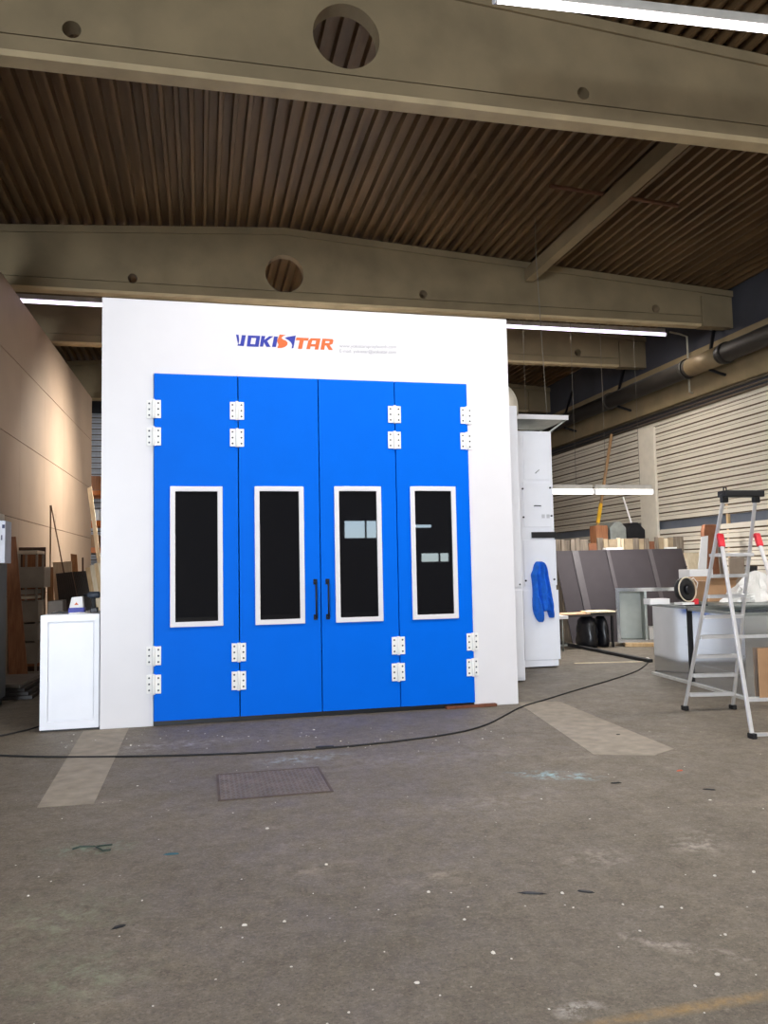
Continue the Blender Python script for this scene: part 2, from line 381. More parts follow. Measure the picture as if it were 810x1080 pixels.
# doors
tops = [162, 251, 336.5, 417, 492.5]; bots = [162, 253, 339, 421.5, 499.5]
xs = [dl] + [ (at(t, 396, Y=-.03).x + at(bb, 755, Y=-.03).x)/2 for t, bb in zip(tops[1:4], bots[1:4]) ] + [dr]
glass = bpy.data.materials.new('tinted_dark_glass'); glass.use_nodes = True
gb = glass.node_tree.nodes['Principled BSDF']; gb.inputs['Base Color'].default_value = (.012,.012,.014,1); gb.inputs['Roughness'].default_value = .015
gb.inputs['IOR'].default_value = 1.6; gb.inputs['Transmission Weight'].default_value = .35; gb.inputs['Specular IOR Level'].default_value = .55
wins = [((178.5,513),(235.5,661)), ((268,513),(321.5,658.5)), ((352.5,513),(403.5,656)), ((433,513),(482.5,653))]
for i in range(4):
    xa, xb = xs[i]+.006, xs[i+1]-.006
    (x0, y0), (x1, y1) = wins[i]; A = at(x0+.8, (y0+y1)/2, Y=-.04); T = at((x0+x1)/2, y0, Y=-.04); C_ = at(x1-.4, (y0+y1)/2, Y=-.04); D_ = at((x0+x1)/2, y1, Y=-.04)
    wx0, wx1, wz0, wz1 = A.x, C_.x, D_.z, T.z
    ins = .03
    hole = [(wx0+ins, wz0+ins), (wx1-ins, wz0+ins), (wx1-ins, wz1-ins), (wx0+ins, wz1-ins)]
    dpn = MB().plate([(xa, .055), (xb, .055), (xb, dtp-.006), (xa, dtp-.006)], [hole], lambda x, z: (x, -.03, z), (0, .05, 0)).build('door_leaf', blue, booth)
    dpn['label'] = ['outer left blue door leaf', 'inner left blue door leaf', 'inner right blue door leaf', 'outer right blue door leaf'][i]
    fwid = .055
    MB().plate([(wx0, wz0), (wx1, wz0), (wx1, wz1), (wx0, wz1)], [[(wx0+fwid, wz0+fwid), (wx1-fwid, wz0+fwid), (wx1-fwid, wz1-fwid), (wx0+fwid, wz1-fwid)]],
               lambda x, z: (x, -.052, z), (0, .0215, 0)).build('window_frame', white, dpn, bev=.006)
    B((wx0+ins, -.027, wz0+ins), (wx1-ins, -.021, wz1-ins)).build('glass_pane', glass, dpn)
    B((wx0+ins, .045, wz0+ins), (wx1-ins, .052, wz1-ins)).build('inner_backing', mat('dark_inner_backing', (26,26,30), .7, 0, .1), dpn)  # dark sheet closing the opening behind the glass
    if i in (1, 2):
        hx = at(333.5 if i == 1 else 346.5, 632, Y=-.09).x; za, zb_ = at(340,651,Y=-.09).z, at(340,613.5,Y=-.09).z
        MB().tube([(hx,-.03,za),(hx,-.08,za),(hx,-.095,za+.015),(hx,-.095,zb_-.015),(hx,-.08,zb_),(hx,-.03,zb_)], .0095, 10).build('pull_handle', darkm, dpn)
        B((hx-.022,-.034,za-.03), (hx+.022,-.0305,za+.03)).build('handle_plate', darkm, dpn); B((hx-.022,-.034,zb_-.03), (hx+.022,-.0305,zb_+.03)).build('handle_plate', darkm, dpn)
# hinges
hm = mat('white_hinge', (236,234,228), .35, 0, .01)
for px, ys in ((162,(431,460)), (250,(433,461.5)), (416.3,(437,464)), (492.5,(438,465)), (162,(692,722)), (252,(688,718)), (420.5,(681,709)), (499.3,(677,704))):
    for py in ys:
        p = at(px, py, Y=-.05); hw, hh = .076, .098
        mb = MB()
        for s in (-1, 1):
            y1 = -.03 if not ((px < 165 and s < 0) or (px > 490 and s > 0)) else 0
            mb.k = 0
            mb.hexa([(p.x+s*.008, y1-.012, p.z-hh), (p.x+s*hw, y1-.012, p.z-hh), (p.x+s*hw, y1, p.z-hh), (p.x+s*.008, y1, p.z-hh),
                     (p.x+s*.008, y1-.012, p.z+hh), (p.x+s*hw, y1-.012, p.z+hh), (p.x+s*hw, y1, p.z+hh), (p.x+s*.008, y1, p.z+hh)])
            mb.k = 1
            for k in (-1, 0, 1): mb.tube([(p.x+s*.048, y1-.011, p.z+k*.064), (p.x+s*.048, y1-.016, p.z+k*.064)], .0105, 8)
        mb.k = 0
        mb.tube([(p.x, -.045, p.z-hh-.006), (p.x, -.045, p.z+hh+.006)], .017, 12)
        mb.build('hinge', [hm, screwm], booth, bev=.002)
# lettering: logo drawn at its size on the front frame
lb = mat('logo_blue', (8,34,150), .4, 0, .02); lo = mat('logo_orange', (212,96,26), .4, 0, .02); lg = mat('caption_grey', (160,158,162), .5, 0, .02)
def lp(q): p = at(235+q[0]/6.48, 335+q[1]/6.48, Y=0); return (p.x, p.z)
def letter(m_, outer, holes=()):
    MB().plate([lp(q) for q in outer], [[lp(q) for q in h] for h in holes], lambda x, z: (x, -.004, z), (0, .004, 0)).build('logo_letter', m_, booth)
letter(lb, [(90,116),(108,118),(112,152),(107,186),(100,165)])
letter(lb, [(130,120),(158,121),(143,195),(100,192),(104,182),(119,181)])
letter(lb, [(172,122),(256,125),(244,200),(163,197)], [[(196,139),(228,140),(220,183),(188,181)]])
letter(lb, [(264,125),(291,126),(284,152),(318,127),(345,128),(303,160),(326,200),(298,200),(281,170),(275,199),(252,198)])
letter(lb, [(350,129),(377,130),(363,201),(336,200)])
letter(lb, [(424,140),(440,133),(499,122),(482,208),(470,211),(474,188),(466,170),(450,155)])
letter(lo, [(388,116),(430,119),(410,128),(400,140),(412,150),(432,158),(443,172),(440,188),(425,200),(402,208),(372,208),(380,186),(370,160)])
letter(lo, [(503,136),(588,140),(584,158),(553,157),(541,215),(513,213),(525,156),(498,155)])
letter(lo, [(602,141),(668,143),(652,219),(627,218),(631,198),(600,197),(596,216),(570,215),(584,158)], [[(612,157),(637,158),(633,182),(604,181)]])
letter(lo, [(680,144),(748,147),(756,156),(750,180),(730,188),(752,222),(724,221),(706,191),(698,191),(693,220),(667,219)], [[(702,160),(730,161),(726,175),(699,174)]])
def text_mesh(body, size, name, m_, parent, a, b):
    cu = bpy.data.curves.new(name, 'FONT'); cu.body = body; cu.size = size; cu.extrude = .0008
    t = bpy.data.objects.new('tmp', cu); COL.objects.link(t)
    dg = bpy.context.evaluated_depsgraph_get(); me = bpy.data.meshes.new_from_object(t.evaluated_get(dg)); bpy.data.objects.remove(t)
    w = max(v.co.x for v in me.vertices); s = (b.x-a.x)/w
    ang = math.atan2(b.z-a.z, b.x-a.x)
    off = parent.location
    Mx = Matrix.Translation(Vector((a.x, -.0025, a.z))-off) @ Matrix.Rotation(-ang, 4, 'Y') @ Matrix.Rotation(PI/2, 4, 'X') @ Matrix.Diagonal((s, s, 1, 1))
    me.transform(Mx); me.materials.clear(); me.materials.append(m_)
    o = bpy.data.objects.new(name, me); COL.objects.link(o); o.parent = parent; return o
text_mesh('www.yokistarspraybooth.com', .06, 'caption_lettering', lg, booth, at(358,366.5,Y=0), at(418,367.5,Y=0))
text_mesh('E-mail: yokistar@yokistar.com', .06, 'caption_lettering', lg, booth, at(358,371.8,Y=0), at(418,373,Y=0))
# exhaust elbow on booth side
c0 = Vector((W-.1, 2.1, 3.88)); 
mb = MB().tube([c0+Vector((-.02,0,.13))]+[Vector((W+.05+.42*math.sin(t), 2.1, 3.86+.18*math.cos(t)+0)) for t in [PI/2*k/8 for k in range(9)]], .26, 24)
# ------------------------------------------------------------------ machine cabinets on the right
cab = root('machine_cabinet', (5.0, 2.0, 0), 'narrow white machine cabinet tight behind the booth right edge', 'cabinet')
cx1 = at(549.5,560,Y=1.63).x; ctop = at(549,428,Y=1.63).z
B((W+.02, 1.63, .02), (cx1, 2.9, ctop)).build('body', white2, cab, bev=.012)
zj = at(547,621,Y=1.6).z
B((W+.05, 1.615, zj+.02), (cx1-.02, 1.63, ctop-.03)).build('panel', white2, cab, bev=.004)
B((W+.05, 1.615, .06), (cx1-.02, 1.63, zj-.02)).build('panel', white2, cab, bev=.004)
MB().tube([(cx1-.05,1.614,zj+.06),(cx1-.05,1.606,zj+.06)], .012, 10).build('bolt', screwm, cab)
# elbow on top
mb = MB(); R_ = .2; ex = at(545,415,Y=2.3).x-R_
pts = [Vector((W-.05, 2.3, ctop+.32)), Vector((ex-.2, 2.3, ctop+.32))]+[Vector((ex-.2+.2*math.sin(t), 2.3, ctop+.12+.2*math.cos(t))) for t in [PI/2*k/10 for k in range(1, 11)]]+[Vector((ex, 2.3, ctop))]
mb.tube(pts, R_, 24); mb.build('exhaust_elbow', mat('cream_duct', (214,206,188), .45, .2, .05), cab)

ac = root('air_unit_cabinet', (6.0, 2.95, 0), 'tall white air supply cabinet with a blue jacket hung on its front', 'cabinet')
ax1 = at(585.5,580,Y=2.95).x; atop = at(580,455,Y=2.95).z; ax0 = cx1-.03
B((ax0, 2.95, .02), (ax1, 4.2, atop)).build('body', white2, ac, bev=.012)
AY = 2.935
def apx(x, y): p = at(x, y, Y=AY); return p.x, p.z
def panel(x0, y0, x1, y1):
    (a, b), (c_, d_) = apx(x0, y1), apx(x1, y0)
    B((a, AY, b), (c_, 2.95, d_)).build('panel', white2, ac, bev=.004)
panel(553,459,578.5,506); panel(553,509,581,556); panel(553.5,569,586,618); panel(554,622,589,697)
for px, py in ((551,515.5),(580,514.5),(552,545.5),(581.5,544),(554.5,612.5),(584.5,611)):
    x, z = apx(px, py); MB().tube([(x, AY, z), (x, AY-.012, z)], .016, 10).build('bolt', screwm, ac)
x, z = apx(566.5, 533.5); mb = MB().tube([(x-.05,AY,z),(x-.05,AY-.03,z),(x+.05,AY-.03,z),(x+.05,AY,z)], .008, 8); mb.build('pull_handle', darkm, ac)
x, z = apx(566, 497); mb = MB().tube([(x-.02,AY,z-.03),(x-.02,AY-.03,z-.02),(x+.03,AY-.03,z+.02)], .008, 8); mb.build('latch', galvd, ac)
for px in (573, 578):
    x, z = apx(px, 544.5); B((x-.025, AY-.004, z-.03), (x+.025, AY, z+.03)).build('rating_plate', mat('rating_plate', (196,196,200), .4), ac)
(a, b), (c_, d_) = apx(560.5,567.5), apx(585.5,561)
B((a, AY-.03, b), (c_, AY, d_)).build('black_rail', black, ac, bev=.004)
# canopy over the unit
k0, k1 = at(550,440,Y=2.95), at(598,439,Y=2.95)
mb = MB(); mb.box((k0.x-.6, 2.92, k0.z-.03), (k1.x, 3.9, k0.z+.03)); mb.build('rain_canopy', galvd, ac, bev=.006)
B((k0.x-.6, 2.90, k0.z-.035), (k1.x, 2.92, k0.z+.04)).build('canopy_edge', white, ac)
for y in (2.98, 3.84):
    MB().bar((ax1-.02, y, atop-.01), (k1.x-.02, y, k0.z-.025), .025, .025).build('canopy_strut', galvd, ac)
    MB().bar((ax0+.1, y, atop-.01), (ax0+.1, y, k0.z-.025), .03, .03).build('canopy_strut', galvd, ac)
a, b = at(573,385,Y=3.3), at(577,437,Y=3.3)
tag(MB().tube([(b.x, 3.3, k0.z+.03), (b.x-.1, 3.3, 6.8), (b.x-.1, 3.3, zr(b.x)-.005)], .006, 6).build('hanging_wire', mat('wire_grey', (120,112,100), .6)), 'thin grey wire hanging from the roof to the canopy of the air cabinet', 'wire')

# jacket
jm = mat('blue_fabric', (18,104,212), .85, 0, .14, 14, .4, 60)
jr = root('jacket', apx(570,594)[0:1]+(AY,)+apx(570,594)[1:], 'blue hooded jacket hanging on the white air supply cabinet', 'jacket')
def drape(rows, name, folds, parent, seed):
    n = 22; mb = MB(); vs = []; yw = AY-.004
    for j, (py, xl, xr_, th) in enumerate(rows):
        a, b = apx(xl, py), apx(xr_, py)
        for i in range(n+1):
            u = i/n*2-1
            f = th*math.sqrt(max(0, 1-u*u*.96))*(1+.5*math.sin(folds*u+seed+.22*j)+.2*math.sin(folds*2.3*u+seed*2))
            vs.append((a[0]+(b[0]-a[0])*i/n, yw-f, a[1]))
        for i in range(n+1): vs.append((a[0]+(b[0]-a[0])*i/n, yw, a[1]))
    m_ = 2*(n+1); fs = []
    for j in range(len(rows)-1):
        for i in range(n):
            fs.append((j*m_+i, j*m_+i+1, (j+1)*m_+i+1, (j+1)*m_+i)); k = j*m_+n+1
            fs.append((k+i+1, k+i, k+m_+i, k+m_+i+1))
        fs.append((j*m_, (j+1)*m_, (j+1)*m_+n+1, j*m_+n+1)); fs.append((j*m_+n, j*m_+2*n+1, (j+1)*m_+2*n+1, (j+1)*m_+n))
    for j in (0, len(rows)-1):
        for i in range(n): fs.append((j*m_+i, j*m_+i+1, j*m_+n+2+i, j*m_+n+1+i))
    mb.add(vs, fs, True); o = mb.build(name, jm, parent)
    md = o.modifiers.new('sub', 'SUBSURF'); md.levels = 1; md.render_levels = 2
    return o
drape([(592.3,565.5,571,.03),(593.5,563.8,573.5,.08),(597,562,575,.12),(602,561.5,576,.13),(606,558.8,576.8,.13),(610,560.2,577.6,.12),(618,560.8,579,.13),(626,561.2,580,.14),(634,561,581.5,.15),(641,560.8,583,.15),(645,562,582.5,.13)], 'hood_and_body', 8, jr, .4)
drape([(628,561.2,567,.10),(636,561,570,.12),(644,561.5,573,.13),(650,563.5,573.6,.12),(654,566,573.2,.10),(656,568,572,.06)], 'sleeve', 3, jr, 1.1)
drape([(628,573,580,.10),(636,574.5,582,.12),(643,576,583.6,.12),(648,577.5,584.4,.11),(651.5,579,584.4,.08)], 'sleeve', 3, jr, 2.0)

# ------------------------------------------------------------------ white cabinet at the booth's left corner
lc = root('control_cabinet', (-.3, .05, 0), 'low white framed cabinet at the left corner of the booth', 'cabinet')
lx0, lx1, lz = at(42.5,700,Y=.05).x, -.012, at(75,648,Y=.05).z
B((lx0, .05, .02), (lx1, .85, lz)).build('body', white2, lc, bev=.01)
mb = MB().plate([(lx0,.02),(lx1,.02),(lx1,lz),(lx0,lz)], [[(lx0+.075,.1),(lx1-.05,.1),(lx1-.05,lz-.075),(lx0+.075,lz-.075)]], lambda x, z: (x, .03, z), (0, .02, 0)); mb.build('door_frame', white2, lc, bev=.004)
B((lx0+.083,.04,.108), (lx1-.058,.05,lz-.083)).build('door_panel', white2, lc, bev=.004)
B((lx0+.01,.07,0), (lx1-.01,.83,.02)).build('plinth', black, lc)
# things on it
o = MB()
for k in range(3): o.box((-.56+.03*k, .25+.02*k, lz+.001+.006*k), (-.4+.02*k, .55, lz+.006+.006*k), Matrix.Identity(4))
tag(o.build('folder', mat('dark_folder', (40,38,40), .5)), 'flat dark folder lying on the low white cabinet', 'folder')
p = at(81,646,Y=.3)-Vector((.05,0,0)); q = at(89,631,Y=.3)
tb = root('cardboard_box', (p.x, .3, lz), 'small white and blue carton on top of the low white cabinet', 'box')
B((p.x-.03, .25, lz+.001), (p.x+.13, .38, lz+.06)).build('blue_base', mat('ink_blue', (48,54,150), .5), tb, bev=.004)
MB().hexa([(p.x-.02,.25,lz+.061),(p.x+.12,.25,lz+.061),(p.x+.12,.38,lz+.061),(p.x-.02,.38,lz+.061),(p.x+.0,.27,lz+.17),(p.x+.11,.26,lz+.18),(p.x+.11,.36,lz+.18),(p.x+.0,.36,lz+.17)]).build('white_lid', paper, tb, bev=.004)
MB().prism([(p.x+.03,.249,lz+.09),(p.x+.075,.249,lz+.09),(p.x+.052,.249,lz+.12)], (0,-.002,0)).build('printed_mark', lo, tb)
p = at(97,646,Y=.3)+Vector((.022,0,0))
dm = root('cordless_drill', (p.x, .32, lz), 'black cordless power drill standing on the low white cabinet beside the carton', 'tool')
B((p.x-.04,.28,lz+.001),(p.x+.035,.38,lz+.055)).build('battery', black, dm, bev=.008)
MB().bar((p.x-.005,.33,lz+.05),(p.x-.015,.33,lz+.16), .045,.04).build('grip', rubber, dm, bev=.01)
MB().tube([(p.x-.075,.33,lz+.19),(p.x-.06,.33,lz+.19),(p.x-.05,.33,lz+.19),(p.x+.045,.33,lz+.19),(p.x+.055,.33,lz+.19)], [.02,.022,.036,.036,.028], 14).build('motor_housing', mat('tool_grey', (60,66,76), .5), dm)
MB().tube([(p.x-.11,.33,lz+.19),(p.x-.076,.33,lz+.19)], [.012,.018], 12).build('chuck', darkm, dm)
tag(MB().prism([(-.33,.12,lz+.001),(-.25,.1,lz+.001),(-.17,.2,lz+.001),(-.25,.24,lz+.001)], (0,0,.012)).build('notepad', paper), 'white notepad lying on the low white cabinet in front of the carton', 'notepad')

# ------------------------------------------------------------------ left background
gc = root('metal_cabinet', (-1.6, 1.6, 0), 'grey steel cabinet cut off by the left edge of the photo', 'cabinet')
gx = at(6,680,Y=2.13).x; gz = at(5,594,Y=1.6).z
gm = mat('grey_cabinet_paint', (112,120,126), .45, .2, .1)
B((gx-.5,1.6,.1),(gx,2.15,gz)).build('body', gm, gc, bev=.01)
B((gx-.48,1.585,.14),(gx-.03,1.6,gz*.52)).build('door', gm, gc, bev=.005); B((gx-.48,1.585,gz*.52+.01),(gx-.03,1.6,gz-.03)).build('door', gm, gc, bev=.005)
B((gx-.47,1.62,0),(gx-.03,2.12,.1)).build('plinth', black, gc); B((gx-.1,1.565,.95),(gx-.07,1.585,1.08)).build('handle', black, gc)
z1 = at(4,541,Y=1.75).z; xx = at(4.8,560,Y=2.03).x
tag(B((gx-.45,1.75,gz+.001),(xx,2.03,z1)).build('storage_box', mat('cream_box', (226,214,196), .6), bev=.008), 'cream upright box standing on the grey steel cabinet', 'box')
eb = root('electrical_box', (gx,1.62,gz), 'white box with a dark blue mark on the grey steel cabinet', 'box')
x0, x1, z1 = xx+.012, at(12,570,Y=1.98).x, at(9,549,Y=1.65).z
B((x0-.01,1.65,gz+.001),(x1,1.98,z1)).build('body', mat('cool_white_box', (222,224,234), .5), eb, bev=.006)
p = at(6.5,555,Y=1.645); p.x = (x0+x1)/2+.02; B((p.x-.015,1.645,p.z-.025),(p.x+.015,1.65,p.z+.02)).build('printed_mark', mat('navy_print', (26,34,84), .5), eb)
p = at(3.6+.5,567,Y=1.645); p.x = (x0+x1)/2-.01; B((p.x+.005,1.645,p.z-.03),(p.x+.018,1.65,p.z+.03)).build('printed_mark', mat('navy_print', (26,34,84), .5), eb)
def to_floor(name, px, Yd, lean, th, m_, label, cat, group=None):   # board whose visible top comes from the photo and which runs on to the floor
    tl, tr, br_, bl = [at(*q, Y=yy) for q, yy in zip(px, (Yd+lean, Yd+lean, Yd, Yd))]
    k0, k1 = bl.z/(tl.z-bl.z), br_.z/(tr.z-br_.z)
    bl2, br2 = bl-(tl-bl)*k0, br_-(tr-br_)*k1
    return tag(MB().prism([bl2, br2, tr, tl], (0,th,0)).build(name, m_, bev=.002), label, cat, group)
to_floor('wooden_board', [(6,566),(16.5,566),(28.5,705),(9,706)], 3.75, .2, .03, br, 'tall rust brown board standing beside the grey steel cabinet', 'board')
for k in range(4):
    o = MB().hexa([(Vector((x, y, 0))) for x, y in ()] or [Vector(v) for v in ((-1.75+.03*k,2.5+.05*k,.001+.05*k),(-1.12-.05*k,2.45,.001+.05*k),(-1.1-.04*k,3.62,.001+.05*k),(-1.75,3.66,.001+.05*k),(-1.75+.03*k,2.5+.05*k,.048+.05*k),(-1.12-.05*k,2.45,.048+.05*k),(-1.1-.04*k,3.62,.048+.05*k),(-1.75,3.66,.048+.05*k))])
    tag(o.build('scrap_sheet', mat('dark_scrap', (54,50,48), .6, 0, .25, 8) if k < 3 else mat('grey_scrap', (130,124,116), .5, .2, .2, 8), bev=.004),
        ['dark scrap sheet at the bottom of the floor stack by the grey cabinet', 'dark scrap sheet second from the bottom of the floor stack', 'dark scrap sheet just under the topmost grey one', 'grey metal scrap sheet topmost on the floor stack below the rust brown board'][k], 'sheet')
# shelving trolley
trm = mat('trolley_grey', (160,150,134), .5, .1, .1)
tr_ = root('shelf_trolley', (-1.8, 4.7, 0), 'grey metal shelf trolley with drawers behind the low white cabinet', 'trolley')
tx0, tx1, tx2 = at(20,620,Y=4.6).x, at(38.5,620,Y=4.6).x, at(47,620,Y=4.6).x
for x in (tx0, tx1):
    for y in (4.6, 5.1): B((x-.015,y-.015,.06),(x+.015,y+.015,at(30,584,Y=4.6).z)).build('post', trm, tr_)
z1 = at(30,584,Y=4.6).z; B((tx0-.05,4.56,z1),(tx1+.02,5.14,z1+.05)).build('top_tray', mat('pale_tray', (220,206,182), .5), tr_, bev=.006)
za, zc = at(30,620,Y=4.6).z, at(30,598,Y=4.6).z
B((tx0+.0,4.57,za),(tx2,5.1,zc)).build('drawer', trm, tr_, bev=.006)
for (ya, yb) in ((622,627),(628.5,631.5),(634,656),(658,676),(678,700)):
    z0_, z1_ = at(30,yb,Y=4.6).z, at(30,ya,Y=4.6).z
    B((tx0+.02,4.575,z0_),(tx1+(.03 if ya>630 else -.02),5.08,z1_)).build('drawer', mat('pale_tray', (0,0,0)) if 628<ya<630 else trm, tr_, bev=.004)
for x in (tx0, tx1):
    for y in (4.6, 5.1): MB().tube([(x-.015,y,.04),(x+.015,y,.04)], .04, 12).build('wheel', rubber, tr_)
# framed brown panel behind trolley
fp = root('framed_panel', (-1.7,5.5,0), 'brown framed panel leaning behind the shelf trolley', 'panel')
A, C2 = at(20.5,577.5,Y=5.6), at(48.5,600,Y=5.6); A.x = max(A.x, -1.98)
MB().plate([(A.x,.02),(C2.x,.02),(C2.x,A.z),(A.x,A.z)], [[(A.x+.06,.1),(C2.x-.06,.1),(C2.x-.06,A.z-.07),(A.x+.06,A.z-.07)]], lambda x, z: (x,5.55,z), (0,.04,0)).build('frame', mat('dark_brown_frame', (84,58,42), .6), fp)
B((A.x+.06,5.57,.1),(C2.x-.06,5.58,A.z-.07)).build('infill', br, fp)
to_floor('wooden_board', [(49.5,598),(56,598),(57,652),(50,652)], 5.3, .1, .03, tanw, 'narrow tan timber upright left of the dark ribbed sheets', 'board')
a, b = at(53.3,533,Y=5.72), at(53,602,Y=5.7)
tag(MB().tube([(b.x,b.y,0), b, a], .012, 8).build('wooden_stick', mat('brown_stick', (112,82,54), .7)), 'thin upright brown stick against the tall partition', 'stick')
a, b = at(53.8,533,Y=5.76), at(67.5,604,Y=5.72)
tag(MB().tube([b+(b-a)*(b.z/(a.z-b.z)), b, a], .012, 8).build('wooden_stick', mat('brown_stick', (112,82,54), .7)), 'thin slanting brown stick meeting the upright stick at its tip', 'stick')
to_floor('wooden_board', [(55.5,593),(75.5,592),(78,660),(59,660)], 5.95, .15, .02, pl, 'cream board peeking over the dark ribbed sheets', 'board')
to_floor('wooden_board', [(74.5,584),(81,585),(86,660),(78,660)], 6.25, .15, .04, tanw, 'orange brown plank end above the dark ribbed sheets', 'board')
to_floor('wooden_board', [(86.3,588),(88,588),(89,660),(87,660)], 6.5, .15, .03, mat('dark_brown_frame', (0,0,0)), 'thin dark lath end right of the orange brown plank', 'board')
# dark ribbed sheets: shallow slats across their face
def ribbed(px, Yd, lean, label):
    tl, tr, br_, bl = [at(*q, Y=yy) for q, yy in zip(px, (Yd+lean, Yd+lean, Yd, Yd))]
    bl, br_ = bl-(tl-bl)*(bl.z/(tl.z-bl.z)), br_-(tr-br_)*(br_.z/(tr.z-br_.z))
    mb = MB(); n = 9
    for i in range(n):
        s0, s1 = i/n+.004, (i+1)/n-.02
        P = lambda s, t: (bl.lerp(br_, s)).lerp(tl.lerp(tr, s), t)
        mb.prism([P(s0,0), P(s1,0), P(s1,1), P(s0,1)], (0,-.012,0))
    mb.prism([bl, br_, tr, tl], (0,.02,0)); return tag(mb.build('ribbed_sheet', mat('dark_ribbed_sheet', (74,64,56), .6, 0, .15, 4)), label, 'sheet')
ribbed([(59,605),(76,603),(90,672),(66,672)], 5.45, .2, 'dark ribbed sheet at left of the leaning pair behind the low white cabinet')
ribbed([(76.5,603),(91,602),(107,672),(90.5,672)], 5.4, .2, 'dark ribbed sheet at right of the leaning pair behind the low white cabinet')
for k, (x0, x1, y) in enumerate(((90,95.5,599),(94.5,100,596.5),(99,104,594.5),(103,108,594))):
    to_floor('pale_plank', [(x0,y),(x1,y-1),(x1+13,672),(x0+13,672)], 4.9-.12*k, .2, .03, pl if k%2 else pw,
           ['leftmost of the fanned pale planks beside the booth', 'second from left of the fanned pale planks beside the booth', 'third from left of the fanned pale planks beside the booth', 'fanned pale plank closest to the booth wall'][k], 'plank', 'fanned pale planks')
to_floor('long_plank', [(92,515),(96.5,513),(108,605),(104,605)], 8.6, .3, .04, pl, 'long pale plank leaning at the end of the tall partition', 'plank')
p = at(58,650,Y=1.8)
tag(MB().hexa([(p.x-.12,1.8,0),(p.x+.14,1.8,0),(p.x+.14,2.1,0),(p.x-.12,2.1,0),(p.x-.09,1.82,at(58,634,Y=1.8).z),(p.x+.09,1.82,at(58,633,Y=1.8).z),(p.x+.09,2.08,at(58,633,Y=1.8).z),(p.x-.09,2.08,at(58,634,Y=1.8).z)]).build('waste_bin', mat('grey_brown_bin', (104,94,84), .7), bev=.015), 'grey brown bin standing just behind the low white cabinet', 'bin')
# pallet rack at the back
rk = root('pallet_rack', (-1.6,15.2,0), 'orange beamed pallet rack at the back seen through the gap left of the booth', 'rack')
rx0, rx1 = -2.6, .6
for x in (rx0, rx1):
    for y in (14.8, 15.8): B((x-.05,y-.05,0),(x+.05,y+.05,4.6)).build('upright', mat('rack_blue_grey', (74,82,96), .5), rk)
for py in (520, 552, 580): 
    z = at(102,py,Y=14.8).z
    for y in (14.8, 15.8): B((rx0+.05,y-.03,z-.07),(rx1-.05,y+.03,z+.07)).build('beam', mat('rack_orange', (216,122,52), .5), rk)
    B((rx0+.05,14.83,z+.0705),(rx1-.05,15.77,z+.09)).build('shelf_deck', greyb, rk)
for py, x, w, h, m_, lab in ((520,-1.95,.36,.42,br,'brown crate on the top shelf of the pallet rack'),(552,-1.95,.3,.3,paper,'white carton on the middle shelf of the pallet rack'),(580,-1.95,.3,.35,card,'brown carton on the low shelf of the pallet rack')):
    z = at(102,py,Y=14.8).z+.091
    tag(B((x-w/2-.1,15,z),(x+w/2,15.5,z+h)).build('crate', m_, bev=.01), lab, 'crate')

# ------------------------------------------------------------------ right background
# conduit, pipe
PX = 11.2
pr = root('ventilation_pipe', (PX, 6, 5.85), 'large dark round pipe running along the right wall', 'pipe')
pm = mat('dark_pipe', (46,41,36), .55, .3, .2, 2); ps = mat('light_pipe_sleeve', (124,106,78), .5, .3, .1)
za, zb_ = at(597,438,X=PX).z, at(810,354,X=PX).z
def pc(y): return Vector((PX, y, (za+zb_)/2-.06))
MB().tube([pc(-6), pc(16)], .19, 20).build('pipe_run', pm, pr)
for y in (4.7, 6.0, 9.3): MB().tube([pc(y), pc(y+.1)], .215, 20).build('collar', pm, pr)
MB().tube([pc(4.9), pc(5.9)], .197, 20).build('pale_sleeve', ps, pr)
for y in (1.5, 5.3, 9, 12):
    MB().bar((PX+.05, y, pc(0).z+.19), (XR-.005, y+.4, 6.7), .05, .05).build('bracket', darkm, pr)
    MB().bar((PX, y, pc(0).z-.2), (XR-.125, y, pc(0).z-.3), .05, .04).build('bracket', darkm, pr)
cp = [at(702,350,Y=6.45), at(716,352,Y=6.45), at(724.5,355,Y=6.45)]
cz = at(725,425,Y=6.45).z; cxx = cp[2].x
tag(MB().tube([cp[0]+Vector((.1,0,0)), cp[1], cp[2], (cxx, 6.45, 5.35), (XR-.12,6.45,5.33)], .022, 8).build('electrical_conduit', mat('pale_conduit', (176,168,150), .5)), 'pale conduit running from the strip light end down behind the pipe', 'conduit')
# lamps
tube_m = emis('lamp_tube', (250,246,255), 6); tube_b = emis('lamp_tube_cool', (238,224,255), 3); tube_w = emis('lamp_tube_white', (255,250,244), 5)
def strip(a, b, w, label, tm, group=None, housing=True):
    a = Vector(a); b = Vector(b)
    r = root('hanging_strip_light', (a+b)/2, label, 'lamp', group)
    MB().bar(a+Vector((0,0,.07)), b+Vector((0,0,.07)), w*1.3, .05).build('housing', mat('lamp_housing', (196,190,180), .5), r)
    MB().tube([a, b], w/2, 12).build('tube', tm, r)
    mb = MB()
    for t in (0, 1): 
        e = a.lerp(b, t); mb.tube([e+(b-a).normalized()*(-.03 if t == 0 else 0), e+(b-a).normalized()*(0 if t == 0 else .03)], w*.62, 12)
    mb.build('end_cap', paper, r)
    wr = MB()
    for t in (.2, .8):
        e = a.lerp(b, t); wr.tube([(e.x, e.y, e.z+.09), (e.x, e.y, zr(e.x)-.01)], .0035, 6); wr.box((e.x-.12, e.y-.03, zr(e.x)-.022), (e.x+.12, e.y+.03, zr(e.x)-.004))
    wr.build('suspension_wire', mat('wire_grey', (0,0,0)), r)
    return r
a, b = at(524,-1,Z=6.3), at(830,33,Z=6.3)
strip(a, a+(b-a)*1.6, .065, 'bright strip light in front of the nearest roof beam, top right', tube_m)
zl = at(536,344,Y=6.4).z
